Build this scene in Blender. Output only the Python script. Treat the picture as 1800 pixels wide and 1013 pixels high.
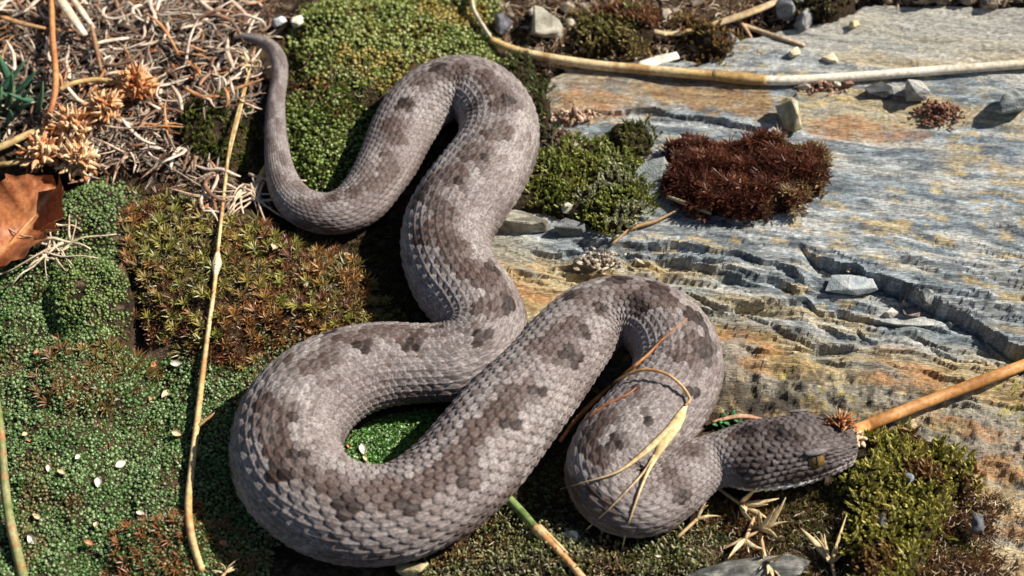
import bpy, bmesh, math
import numpy as np
from mathutils import Vector
for o in list(bpy.data.objects): bpy.data.objects.remove(o)
SC = bpy.context.scene
COL = SC.collection
rng = np.random.default_rng(7)

# ------------------------------------------------------------------ camera
W_FRAME, DIST, PITCH = 0.33, 0.75, math.radians(50)
SP, CP = math.sin(PITCH), math.cos(PITCH)
CAM = np.array([0.0, -DIST*CP, DIST*SP])
UPV = np.array([0.0, SP, CP]); FWD = np.array([0.0, CP, -SP])
PX = W_FRAME/1800.0                                   # metres per photo pixel at the centre
cd = bpy.data.cameras.new('camera'); cam = bpy.data.objects.new('camera', cd); COL.objects.link(cam)
cam.location = CAM; cam.rotation_euler = (math.pi/2-PITCH, 0, 0)
cd.sensor_width = 36; cd.lens = 36*DIST/W_FRAME; cd.clip_start = 0.02; cd.clip_end = 400
cd.dof.use_dof = True; cd.dof.focus_distance = 0.725; cd.dof.aperture_fstop = 14.0
SC.camera = cam

# ------------------------------------------------------------------ light
SUN_EL = math.radians(44); SUN_AZ = math.atan2(0.24, 1.0)     # from the right, a little from behind
sdir = np.array([math.cos(SUN_EL)*math.cos(SUN_AZ), math.cos(SUN_EL)*math.sin(SUN_AZ), math.sin(SUN_EL)])
wd = bpy.data.worlds.new('World'); SC.world = wd; wd.use_nodes = True
wn = wd.node_tree; bg = wn.nodes['Background']
sky = wn.nodes.new('ShaderNodeTexSky'); sky.sky_type = 'NISHITA'; sky.sun_disc = False
sky.sun_elevation = SUN_EL; sky.sun_rotation = math.atan2(sdir[0], sdir[1])
wn.links.new(sky.outputs[0], bg.inputs[0]); bg.inputs[1].default_value = 0.05
sl = bpy.data.lights.new('sun', 'SUN'); sl.energy = 5.0; sl.angle = math.radians(0.5); sl.color = (1.0, 0.95, 0.87)
so = bpy.data.objects.new('sun', sl); COL.objects.link(so); so.location = (0.6, 0.3, 1)
so.rotation_euler = Vector(-sdir).to_track_quat('-Z', 'Y').to_euler()
SC.view_settings.view_transform = 'Standard'; SC.view_settings.look = 'None'
SC.view_settings.exposure = 0.68; SC.view_settings.gamma = 1.0

# ------------------------------------------------------------------ maths helpers
def uv2w(u, v, z=0.0):
    """a photo pixel -> the point of the plane at height z"""
    u = np.asarray(u, float); v = np.asarray(v, float)
    cx = (u-900)/1800*W_FRAME/DIST; cy = (506.5-v)/1800*W_FRAME/DIST
    dx = cx; dy = FWD[1]+cy*UPV[1]; dz = FWD[2]+cy*UPV[2]
    t = (z-CAM[2])/dz
    return np.stack([CAM[0]+dx*t, CAM[1]+dy*t, np.zeros_like(t)+z], -1)
def w2uv(x, y, z=0.0):
    px, py, pz = x-CAM[0], y-CAM[1], z-CAM[2]
    d = np.maximum(py*FWD[1]+pz*FWD[2], 0.12)
    h = py*UPV[1]+pz*UPV[2]
    k = DIST/W_FRAME*1800
    return np.clip(900+px/d*k, -3000, 4800), np.clip(506.5-h/d*k, -3000, 4000)
def sstep(a, b, x):
    t = np.clip((x-a)/(b-a), 0, 1); return t*t*(3-2*t)
def _hash(ix, iy, seed):
    n = (ix.astype(np.int64)*374761393 + iy.astype(np.int64)*668265263 + seed*1274126177) & 0xffffffff
    n = ((n ^ (n >> 13))*1274126177) & 0xffffffff
    return ((n ^ (n >> 16)) & 0xffff)/65535.0
def vnoise(x, y, seed=0):
    ix = np.floor(x); iy = np.floor(y); fx = x-ix; fy = y-iy
    fx = fx*fx*fx*(fx*(fx*6-15)+10); fy = fy*fy*fy*(fy*(fy*6-15)+10)
    a = _hash(ix, iy, seed); b = _hash(ix+1, iy, seed); c = _hash(ix, iy+1, seed); d = _hash(ix+1, iy+1, seed)
    return (a*(1-fx)+b*fx)*(1-fy)+(c*(1-fx)+d*fx)*fy
def fbm(x, y, seed=0, octv=4, gain=0.5):
    x = np.asarray(x, float); y = np.asarray(y, float)
    s = 0; a = 1.0; t = 0
    for k in range(octv):
        s = s+a*vnoise(x*2**k+17.3*k, y*2**k-9.1*k, seed+k); t += a; a *= gain
    return s/t
def poly_sd(poly, u, v):
    """signed distance in pixels, positive inside"""
    P = np.asarray(poly, float); u = np.asarray(u, float); v = np.asarray(v, float)
    d = np.full(u.shape, 1e9); ins = np.zeros(u.shape, bool)
    for i in range(len(P)):
        (x0, y0), (x1, y1) = P[i], P[(i+1) % len(P)]
        ex, ey = x1-x0, y1-y0
        t = np.clip(((u-x0)*ex+(v-y0)*ey)/(ex*ex+ey*ey+1e-9), 0, 1)
        d = np.minimum(d, (u-x0-t*ex)**2+(v-y0-t*ey)**2)
        c = ((y0 > v) != (y1 > v)) & (u < (x1-x0)*(v-y0)/(y1-y0+1e-12)+x0)
        ins ^= c
    d = np.sqrt(d)
    return np.where(ins, d, -d)
def spline(P, n):
    """Catmull-Rom through the rows of P, n samples"""
    P = np.asarray(P, float); m = len(P)
    Q = np.vstack([2*P[0]-P[1], P, 2*P[-1]-P[-2]])
    t = np.linspace(0, m-1-1e-9, n); i = t.astype(int); f = (t-i)[:, None]
    a, b, c, d = Q[i], Q[i+1], Q[i+2], Q[i+3]
    return 0.5*(2*b+(c-a)*f+(2*a-5*b+4*c-d)*f**2+(3*b-a-3*c+d)*f**3)
def mixc(a, b, t):
    return np.asarray(a)*(1-t[..., None])+np.asarray(b)*t[..., None]

# ------------------------------------------------------------------ mesh + object helpers
def mesh_np(name, V, F, col=None, smooth=False):
    V = np.ascontiguousarray(V, dtype=np.float32); F = np.ascontiguousarray(F, dtype=np.int32)
    me = bpy.data.meshes.new(name); k = F.shape[1]
    me.vertices.add(len(V)); me.vertices.foreach_set('co', V.ravel())
    me.loops.add(F.size); me.loops.foreach_set('vertex_index', F.ravel())
    me.polygons.add(len(F)); me.polygons.foreach_set('loop_start', np.arange(0, F.size, k, dtype=np.int32))
    me.polygons.foreach_set('use_smooth', np.full(len(F), smooth))
    if col is not None:
        a = me.color_attributes.new('Col', 'FLOAT_COLOR', 'POINT')
        c = np.ones((len(V), 4), np.float32); c[:, :3] = col
        a.data.foreach_set('color', c.ravel())
    me.update(); me.validate()
    return me
def link(name, me, mat=None, parent=None, loc=None):
    o = bpy.data.objects.new(name, me); COL.objects.link(o)
    if mat is not None and me is not None and not me.materials: me.materials.append(mat)
    if loc is not None: o.location = loc
    if parent is not None: o.parent = parent
    return o
def tag(o, label, cat, group=None):
    o['label'] = label; o['category'] = cat
    if group: o['group'] = group
    return o
def empty(name, loc, label, cat, group=None):
    o = bpy.data.objects.new(name, None); COL.objects.link(o); o.location = loc; o.empty_display_size = 0.005
    return tag(o, label, cat, group)

MATS = {}
def mat(name, color=None, vary=0.35, scale=300, rough=0.6, spec=0.3, bump=0.0, bscale=1500, trans=0.0):
    """procedural: the colour attribute (or a base colour) times noise, with fine noise relief"""
    if name in MATS: return MATS[name]
    m = bpy.data.materials.new(name); m.use_nodes = True; nt = m.node_tree; N = nt.nodes; L = nt.links
    b = N['Principled BSDF']; b.inputs['Roughness'].default_value = rough
    b.inputs['Specular IOR Level'].default_value = spec
    tc = N.new('ShaderNodeTexCoord')
    nz = N.new('ShaderNodeTexNoise'); nz.inputs['Scale'].default_value = scale; nz.inputs['Detail'].default_value = 4
    L.new(tc.outputs['Object'], nz.inputs['Vector'])
    mr = N.new('ShaderNodeMapRange'); mr.inputs[1].default_value = 0.3; mr.inputs[2].default_value = 0.7
    mr.inputs[3].default_value = 1-vary; mr.inputs[4].default_value = 1+vary
    L.new(nz.outputs['Fac'], mr.inputs[0])
    mx = N.new('ShaderNodeMix'); mx.data_type = 'RGBA'; mx.blend_type = 'MULTIPLY'; mx.inputs[0].default_value = 1
    if color is None:
        at = N.new('ShaderNodeVertexColor'); at.layer_name = 'Col'; L.new(at.outputs['Color'], mx.inputs[6])
    else:
        mx.inputs[6].default_value = (*color, 1)
    L.new(mr.outputs[0], mx.inputs[7]); L.new(mx.outputs[2], b.inputs['Base Color'])
    if bump:
        n2 = N.new('ShaderNodeTexNoise'); n2.inputs['Scale'].default_value = bscale; n2.inputs['Detail'].default_value = 5
        L.new(tc.outputs['Object'], n2.inputs['Vector'])
        bp = N.new('ShaderNodeBump'); bp.inputs['Strength'].default_value = 1.0; bp.inputs['Distance'].default_value = bump
        L.new(n2.outputs['Fac'], bp.inputs['Height']); L.new(bp.outputs[0], b.inputs['Normal'])
    if trans:
        out = N['Material Output']; tr = N.new('ShaderNodeBsdfTranslucent'); ms = N.new('ShaderNodeMixShader')
        ms.inputs[0].default_value = trans; L.new(mx.outputs[2], tr.inputs['Color'])
        L.new(b.outputs[0], ms.inputs[1]); L.new(tr.outputs[0], ms.inputs[2]); L.new(ms.outputs[0], out.inputs['Surface'])
    MATS[name] = m
    return m

M_SOIL = mat('soil', None, 0.7, 900, 0.95, 0.1, 0.0006, 1800)
M_ROCK = mat("slate", None, 0.28, 900, 0.6, 0.35, 0.00035, 2600)
M_STONE = mat('stone', None, 0.3, 500, 0.7, 0.3, 0.0004, 1800)
M_MOSS = mat('moss', None, 0.25, 400, 0.42, 0.5, trans=0.15)
M_DRY = mat('dry_plant', None, 0.32, 700, 0.55, 0.35, 0.00008, 2500, trans=0.08)
M_SNAKE = mat('snake_skin', None, 0.30, 3600, 0.55, 0.22, 0.00012, 3200)
M_LEAF = mat('green_leaf', None, 0.2, 300, 0.5, 0.3, trans=0.15)

def streaks(m):
    """thin leaves of slate: stretched noise in the colour and the relief"""
    nt = m.node_tree; N = nt.nodes; L = nt.links; b = N['Principled BSDF']
    tc = N.new('ShaderNodeTexCoord'); mp = N.new('ShaderNodeMapping'); mp.inputs['Rotation'].default_value = (0, 0, math.atan(0.2)); mp.inputs['Scale'].default_value = (380, 1900, 1900)
    nz = N.new('ShaderNodeTexNoise'); nz.inputs['Scale'].default_value = 1.0; nz.inputs['Detail'].default_value = 6; nz.inputs['Roughness'].default_value = .65
    L.new(tc.outputs['Object'], mp.inputs[0]); L.new(mp.outputs[0], nz.inputs['Vector'])
    mr = N.new('ShaderNodeMapRange'); mr.inputs[1].default_value = .32; mr.inputs[2].default_value = .68; mr.inputs[3].default_value = .66; mr.inputs[4].default_value = 2.0; L.new(nz.outputs['Fac'], mr.inputs[0])
    src = b.inputs['Base Color'].links[0].from_socket
    mx = N.new('ShaderNodeMix'); mx.data_type = 'RGBA'; mx.blend_type = 'MULTIPLY'; mx.inputs[0].default_value = 1; L.new(src, mx.inputs[6]); L.new(mr.outputs[0], mx.inputs[7]); L.new(mx.outputs[2], b.inputs['Base Color'])
    bp = N.new('ShaderNodeBump'); bp.inputs['Distance'].default_value = .0011; L.new(nz.outputs['Fac'], bp.inputs['Height'])
    L.new(b.inputs['Normal'].links[0].from_socket, bp.inputs['Normal']); L.new(bp.outputs[0], b.inputs['Normal'])
streaks(M_ROCK)

# ------------------------------------------------------------------ the snake's line (pixels traced, tail to head): u, v, half width
SNK = np.array([
 (408,66,4),(430,64,7),(455,70,10),(478,84,13),(491,108,14),(492,135,14),(486,170,15),(484,210,17.5),(486,255,20.5),(492,300,25),
 (507,340,31),(536,367,36),(580,377,40),(622,364,45),(655,331,49),(682,286,52),(703,240,55),(728,197,58),
 (766,166,60),(812,155,62),(852,172,65),(876,213,67),(874,258,71),(852,300,76),(818,348,80),(790,395,79),(783,440,77),(800,490,78),
 (832,533,78),(851,575,76),(838,613,75),(795,636,73),(735,640,74),(670,643,79),(605,660,86),(551,693,92),(514,742,95),
 (503,798,96),(523,850,96),(570,888,95),(632,907,93),(700,902,91),(765,870,91),(820,821,93),(868,764,92),(915,708,86),(962,653,79),(1003,601,74),
 (1046,561,69),(1096,549,67),(1146,563,70),(1182,602,75),(1192,652,77),(1172,700,80),(1132,745,83),(1090,790,81),(1068,835,74),
 (1088,877,66),(1137,885,61),(1183,856,58),(1220,827,54),(1256,812,51),
 (1290,806,58),(1330,802,65),(1380,797,62),(1430,789,54),(1468,782,45),(1500,779,36)], float)
def G0uv(u, v):
    return 0.012*np.clip((u-950)/800, 0, 1.6)*np.clip((700-v)/400, 0, 1.6)
def G0(x, y):
    return G0uv(*w2uv(x, y, 0.0))
NS = 1700
sp = spline(SNK, 6000)
sp[:, 2] = np.maximum(sp[:, 2], 2.0)
acc = np.concatenate([[0], np.cumsum(np.hypot(np.diff(sp[:, 0]), np.diff(sp[:, 1])))])
sarr = np.linspace(0, acc[-1], NS)
spx = np.stack([np.interp(sarr, acc, sp[:, k]) for k in range(3)], -1)
def snake_world(spx):
    z = np.zeros(len(spx))
    for _ in range(5):
        p = uv2w(spx[:, 0], spx[:, 1], z)
        depth = (p-CAM)@FWD
        r = spx[:, 2]*PX*depth/DIST
        f = np.linspace(0, 1, len(spx))
        lift = 0.006*sstep(0.20, 0.0, f)
        head = sstep(0.945, 0.99, f)
        z = G0(p[:, 0], p[:, 1])+0.74*r+lift+head*0.0035
    return np.column_stack([p[:, 0], p[:, 1], z]), r
CEN, RAD = snake_world(spx)
def sm(a, k):
    w = np.hanning(2*k+1); w /= w.sum()
    return np.convolve(np.pad(a, k, mode='edge'), w, 'valid')
CEN = np.stack([sm(CEN[:, i], 12) for i in range(3)], -1); RAD = sm(RAD, 10)
def snake_dist(x, y):
    """distance to the body's centre line over the body's radius there"""
    out = np.full(np.shape(x), 9.0)
    for p, r in zip(CEN[::22], RAD[::22]):
        out = np.minimum(out, np.hypot(x-p[0], y-p[1])/(r+0.002))
    return out

# ------------------------------------------------------------------ terrain
ROCK = [(2900,-10),(1520,8),(1430,42),(1310,66),(1240,108),(1130,112),(1000,122),(958,142),(940,215),(900,300),(865,375),(835,430),(840,520),(930,640),(1080,700),(1230,715),(1330,742),(1480,765),
        (1570,800),(1690,900),(1760,1010),(1790,1200),(2900,1400)]
MOUNDS = [(445,495,230,140,.0060),(165,535,85,80,.0060),(160,665,110,80,.0050),(330,880,120,110,.0030),(100,800,120,90,.0020),
          (250,150,260,150,.0065),(385,240,70,70,.0050),(570,255,70,90,.0040),(690,110,190,120,.0070),(165,380,70,60,.0045),
          (320,975,150,60,.0050),(900,965,200,60,.0045),(1150,975,120,50,.003),(60,420,90,80,.003),(560,40,60,40,.004)]
def lookup_uv(x, y):
    u, v = w2uv(x, y, 0.0)
    return w2uv(x, y, G0uv(u, v))
def soil_h(x, y):
    u0, v0 = w2uv(x, y, 0.0); g = G0uv(u0, v0); u, v = w2uv(x, y, g)
    h = 0.007*(fbm(x/0.028+3, y/0.028, 11, 3)-0.55)+0.0035*(fbm(x/0.0075, y/0.0075, 12, 3)-0.5)
    for mu, mv, a, b, hh in MOUNDS:
        q = ((u-mu)/a)**2+((v-mv)/b)**2
        h = h+hh*sstep(1.15, 0.25, q)
    cre = np.exp(-((u-237-8*np.sin(v/40))/9)**2)*sstep(455, 490, v)*sstep(640, 590, v)
    h = h-0.006*cre
    h = h*sstep(0.8, 1.9, snake_dist(x, y))-0.0006
    s = poly_sd(ROCK, u, v)
    h = h-0.012*sstep(-4, 30, s)*sstep(2200, 1900, u)
    return g+h
STEPS = [  # line of a ledge in pixels, drop (m), u-range, recovery length in px
 ([(850,424),(1000,428),(1080,432),(1200,438),(1300,452),(1390,482),(1450,505)], .0019, (1060,1440), 70),
 ([(1000,440),(1150,452),(1300,478),(1400,503),(1480,512)], .0013, (1120,1430), 60),
 ([(1380,430),(1402,434),(1440,456),(1500,468),(1560,496),(1640,520),(1700,545),(1740,577),(1800,602),(2000,665),(2900,900)], .0050, (1398,2900), 200),
 ([(1180,502),(1290,530),(1420,517),(1440,529),(1540,543),(1610,550)], .0024, (1190,1610), 40),
 ([(1420,535),(1435,548),(1505,578),(1520,582)], .0018, (1425,1510), 40),
 ([(1495,550),(1510,558),(1548,582),(1560,588)], .0016, (1502,1550), 40),
 ([(1600,560),(1650,600),(1680,610)], .0010, (1620,1670), 30),
 ([(880,230),(960,222),(1040,200),(1150,196),(1250,212),(1345,232),(1380,240)], .0016, (900,1362), 120),
 ([(900,290),(1150,286),(1330,283),(1500,262)], .0012, (1120,1420), 80),
 ([(850,470),(1000,480),(1200,520),(1330,560),(1430,596),(1560,610),(1800,650)], .0010, (860,2000), 120)]
_r = np.random.default_rng(77)
for _k in range(44):
    _z = [(1060,1420,425,.17), (870,1120,398,.12), (1430,1830,470,.20), (1250,1800,585,.14)][_k % 4]
    _u = _r.uniform(_z[0], _z[1]); _l = _r.uniform(60, 190); _v = _z[2]+_r.uniform(0, 85)+_z[3]*(_u-_z[0]); _s = _z[3]+_r.normal(0, .05)
    STEPS.append(([(_u, _v), (_u+_l*.5, _v+_s*_l*.5+_r.normal(0, 4)), (_u+_l, _v+_s*_l)], _r.uniform(.0008, .0020), (_u, _u+_l), 25))
def rock_h(x, y):
    u0, v0 = w2uv(x, y, 0.0); g = G0uv(u0, v0); u, v = w2uv(x, y, g)
    q = y+0.20*x+0.004*(fbm(x/0.05, y/0.03, 41, 2)-0.5)
    h = np.zeros(np.shape(x))
    jit = 16*(fbm(x*150, y*110, 31, 4)-0.5)
    jit2 = 16*(fbm(x*120+5, y*90, 33, 4)-0.5)
    for ln, d, (ua, ub), rec in STEPS:
        ln = np.array(ln, float); vl = np.interp(u, ln[:, 0], ln[:, 1])+jit
        ed = min(45, (ub-ua)*.4); act = sstep(ua, ua+ed, u)*sstep(ub, ub-ed, u)
        dv = v-vl
        dv2 = dv-jit+jit2-7
        h = h-d*act*(0.6*sstep(0, 2.0, dv)+0.4*sstep(0, 2.0, dv2))*np.exp(-np.maximum(dv, 0)/rec)
        h = h-1.1*d*act*sstep(0, 2.0, dv)*np.exp(-np.maximum(dv, 0)/8.0)
    roll = np.interp(u, [850,1200,1430,1650,1800,2600], [500,585,630,650,690,900])
    h = h-0.0042*np.clip((v-roll)/110, 0, 2.2)**1.3
    # thin leaves of slate: terraces of long, stretched noise
    s = fbm(x*26, q*170, 51, 4)
    k = 9.0; t = s*k; tf = t-np.floor(t)
    amp = (0.42+1.0*sstep(380, 480, v))*(1-0.72*sstep(-30, 40, v-roll))
    h = h+0.0060*amp*((np.floor(t)+sstep(0.80, 1.0, tf))/k-0.5)
    h = h+0.0018*(fbm(x*55, q*420, 52, 3)-0.5)
    rough = sstep(-15, 60, v-roll)
    h = h+rough*(0.0046*(fbm(x*230, y*260, 53, 4)-0.5))
    h = h+0.004*(fbm(x*14, y*14, 54, 2)-0.5)*sstep(0.9, 1.8, snake_dist(x, y))
    sd = poly_sd(ROCK, u, v)+16*(fbm(x*120, y*120, 55, 3)-0.5)
    return g+0.0012+h-0.03*sstep(8, -26, sd)
def ground_h(x, y):
    x = np.atleast_1d(np.asarray(x, float)); y = np.atleast_1d(np.asarray(y, float))
    return np.maximum(soil_h(x, y), rock_h(x, y))
def on_ground(u, v, lift=0.0):
    """the point of the ground (plus lift) that a pixel of the photograph shows"""
    u = np.atleast_1d(np.asarray(u, float)); v = np.atleast_1d(np.asarray(v, float)); z = np.zeros(u.shape)+lift
    for _ in range(5):
        p = uv2w(u, v, z); z = 0.5*z+0.5*(ground_h(p[:, 0], p[:, 1])+lift)
    p = uv2w(u, v, z)
    return p
def axis(a, b, step, far):
    """even steps between a and b, growing beyond"""
    c = list(np.arange(a, b, step)); d = step; lo = []; x = a
    while x > -far: d *= 1.35; x -= d; lo.append(x)
    d = step; x = c[-1]; hi = []
    while x < far: d *= 1.35; x += d; hi.append(x)
    return np.array(lo[::-1]+c+hi)
def grid_faces(nx, ny):
    i = np.arange(nx*ny).reshape(ny, nx)
    return np.stack([i[:-1, :-1], i[:-1, 1:], i[1:, 1:], i[1:, :-1]], -1).reshape(-1, 4)

xs = axis(-0.23, 0.24, 0.0016, 60); ys = axis(-0.14, 0.22, 0.0016, 60)
X, Y = np.meshgrid(xs, ys); x, y = X.ravel(), Y.ravel()
z = soil_h(x, y); far = sstep(0.5, 4, np.hypot(x, y)); z = z*(1-far)-0.01*far
n1 = fbm(x*90, y*90, 21, 4); n2 = fbm(x*400, y*400, 22, 2)
c = mixc((.022,.014,.009), (.060,.038,.022), sstep(.35, .75, n1)); c = mixc(c, (.10,.07,.045), sstep(.66, .8, n2))
c = mixc(c, (.05,.07,.02), sstep(.45, .7, fbm(x*12, y*12, 23, 3))*0.6*sstep(.3, .8, np.hypot(x, y)))
g = link('ground', mesh_np('ground', np.column_stack([x, y, z]), grid_faces(len(xs), len(ys)), c, True), M_SOIL); g['kind'] = 'structure'

xs = axis(-0.022, 0.205, 0.00062, 0.9); ys = axis(-0.105, 0.165, 0.00062, 0.9)
xs = xs[xs > -0.05]
X, Y = np.meshgrid(xs, ys); x, y = X.ravel(), Y.ravel()
z = rock_h(x, y)
fade = sstep(0.30, 0.75, np.hypot(x-0.1, y)); z = z*(1-fade)-0.03*fade
u, v = lookup_uv(x, y)
q = y+0.20*x+0.004*(fbm(x/0.05, y/0.03, 41, 2)-0.5)
st = fbm(x*22, q*210, 61, 4); st2 = fbm(x*120, q*620, 62, 3); st3 = fbm(x*18, q*120, 63, 3); lo = fbm(x*22, y*30, 64, 3)
c = mixc((.185,.212,.222), (.30,.31,.30), sstep(.38, .68, st))
fs = fbm(x*190, q*760, 80, 3); c = c*(0.72+0.58*sstep(.34, .66, fs))[:, None]
c = mixc(c, (.075,.090,.10), sstep(.54, .68, st2)*0.8)
c = mixc(c, (.36,.28,.15), sstep(.55, .72, st3)*sstep(.38, .6, lo)*0.8)
c = mixc(c, (.42,.40,.35), sstep(.60, .72, fbm(x*40, q*330, 65, 3))*0.7)
c = mixc(c, (.40,.30,.14), sstep(.58, .70, fbm(x*150, q*520, 87, 3))*sstep(.40, .6, fbm(x*30, y*40, 88, 2))*0.75)
top = sstep(150, 60, v)*sstep(1250, 1450, u); c = mixc(c, (.36,.335,.275), top*0.75)
roll = np.interp(u, [850,1000,1200,1330,1430,1650,1800,2600], [395,455,525,555,590,600,625,800])
och = sstep(-18, 30, v-roll+40*(lo-0.5))
oc = mixc((.30,.205,.085), (.42,.335,.19), sstep(.35, .65, fbm(x*130, y*170, 66, 4)))
oc = mixc(oc, (.33,.155,.055), sstep(.55, .72, fbm(x*40, q*110, 67, 3))*0.7)
oc = mixc(oc, (.20,.195,.165), sstep(.46, .62, fbm(x*60, q*200, 68, 3))*0.75)
oc = mixc(oc, (.36,.29,.05), sstep(.60, .72, fbm(x*330, y*380, 69, 3))*sstep(.45, .6, fbm(x*50, y*50, 79, 2))*sstep(560, 640, v)*0.8)
lic = sstep(.54, .64, fbm(x*330, y*380, 70, 3))*sstep(585, 690, v)*sstep(1820, 1500, u)
oc = mixc(oc, (.045,.036,.026), lic*0.9)
c = mixc(c, oc, och*0.95)
dl = sstep(-45, 10, v-np.interp(u, [1240,1300,1450,1560,1700,2000], [665,668,712,742,790,900])+70*(fbm(x*110, y*110, 71, 3)-0.5))
c = mixc(c, mixc((.040,.028,.017), (.20,.14,.07), sstep(.5, .7, fbm(x*420, y*420, 72, 3))), dl*0.9*sstep(1640, 1500, u))
wn2 = 34*(fbm(x*190, q*330, 73, 4)-0.5)
def patch(c, poly, ca, cb, k, s):
    m = sstep(-6, 8, poly_sd(poly, u, v)+wn2)
    return mixc(c, mixc(ca, cb, sstep(.38, .62, fbm(x*200, q*420, s, 3))), m*k*(0.55+0.45*sstep(.35, .55, fbm(x*260, q*500, s+20, 3))))
c = patch(c, [(950,125),(1100,120),(1250,132),(1345,142),(1364,180),(1352,222),(1262,205),(1180,195),(1100,200),(1000,215),(955,200)], (.20,.135,.07), (.34,.25,.14), .85, 74)
c = patch(c, [(1130,150),(1340,150),(1362,185),(1348,218),(1262,202),(1150,188)], (.21,.11,.045), (.30,.19,.08), .8, 75)
c = patch(c, [(990,172),(1050,160),(1105,185),(1112,203),(1040,216),(990,208)], (.36,.17,.06), (.32,.20,.10), .8, 76)
c = patch(c, [(1420,214),(1470,203),(1530,215),(1650,238),(1545,252),(1420,240)], (.25,.12,.05), (.36,.20,.10), .85, 77)
c = patch(c, [(1760,262),(1830,262),(1830,284),(1762,280)], (.10,.13,.16), (.13,.16,.19), .9, 78)
g = link('slate_rock', mesh_np('slate_rock', np.column_stack([x, y, z]), grid_faces(len(xs), len(ys)), c, False), M_ROCK); g['kind'] = 'structure'

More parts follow.
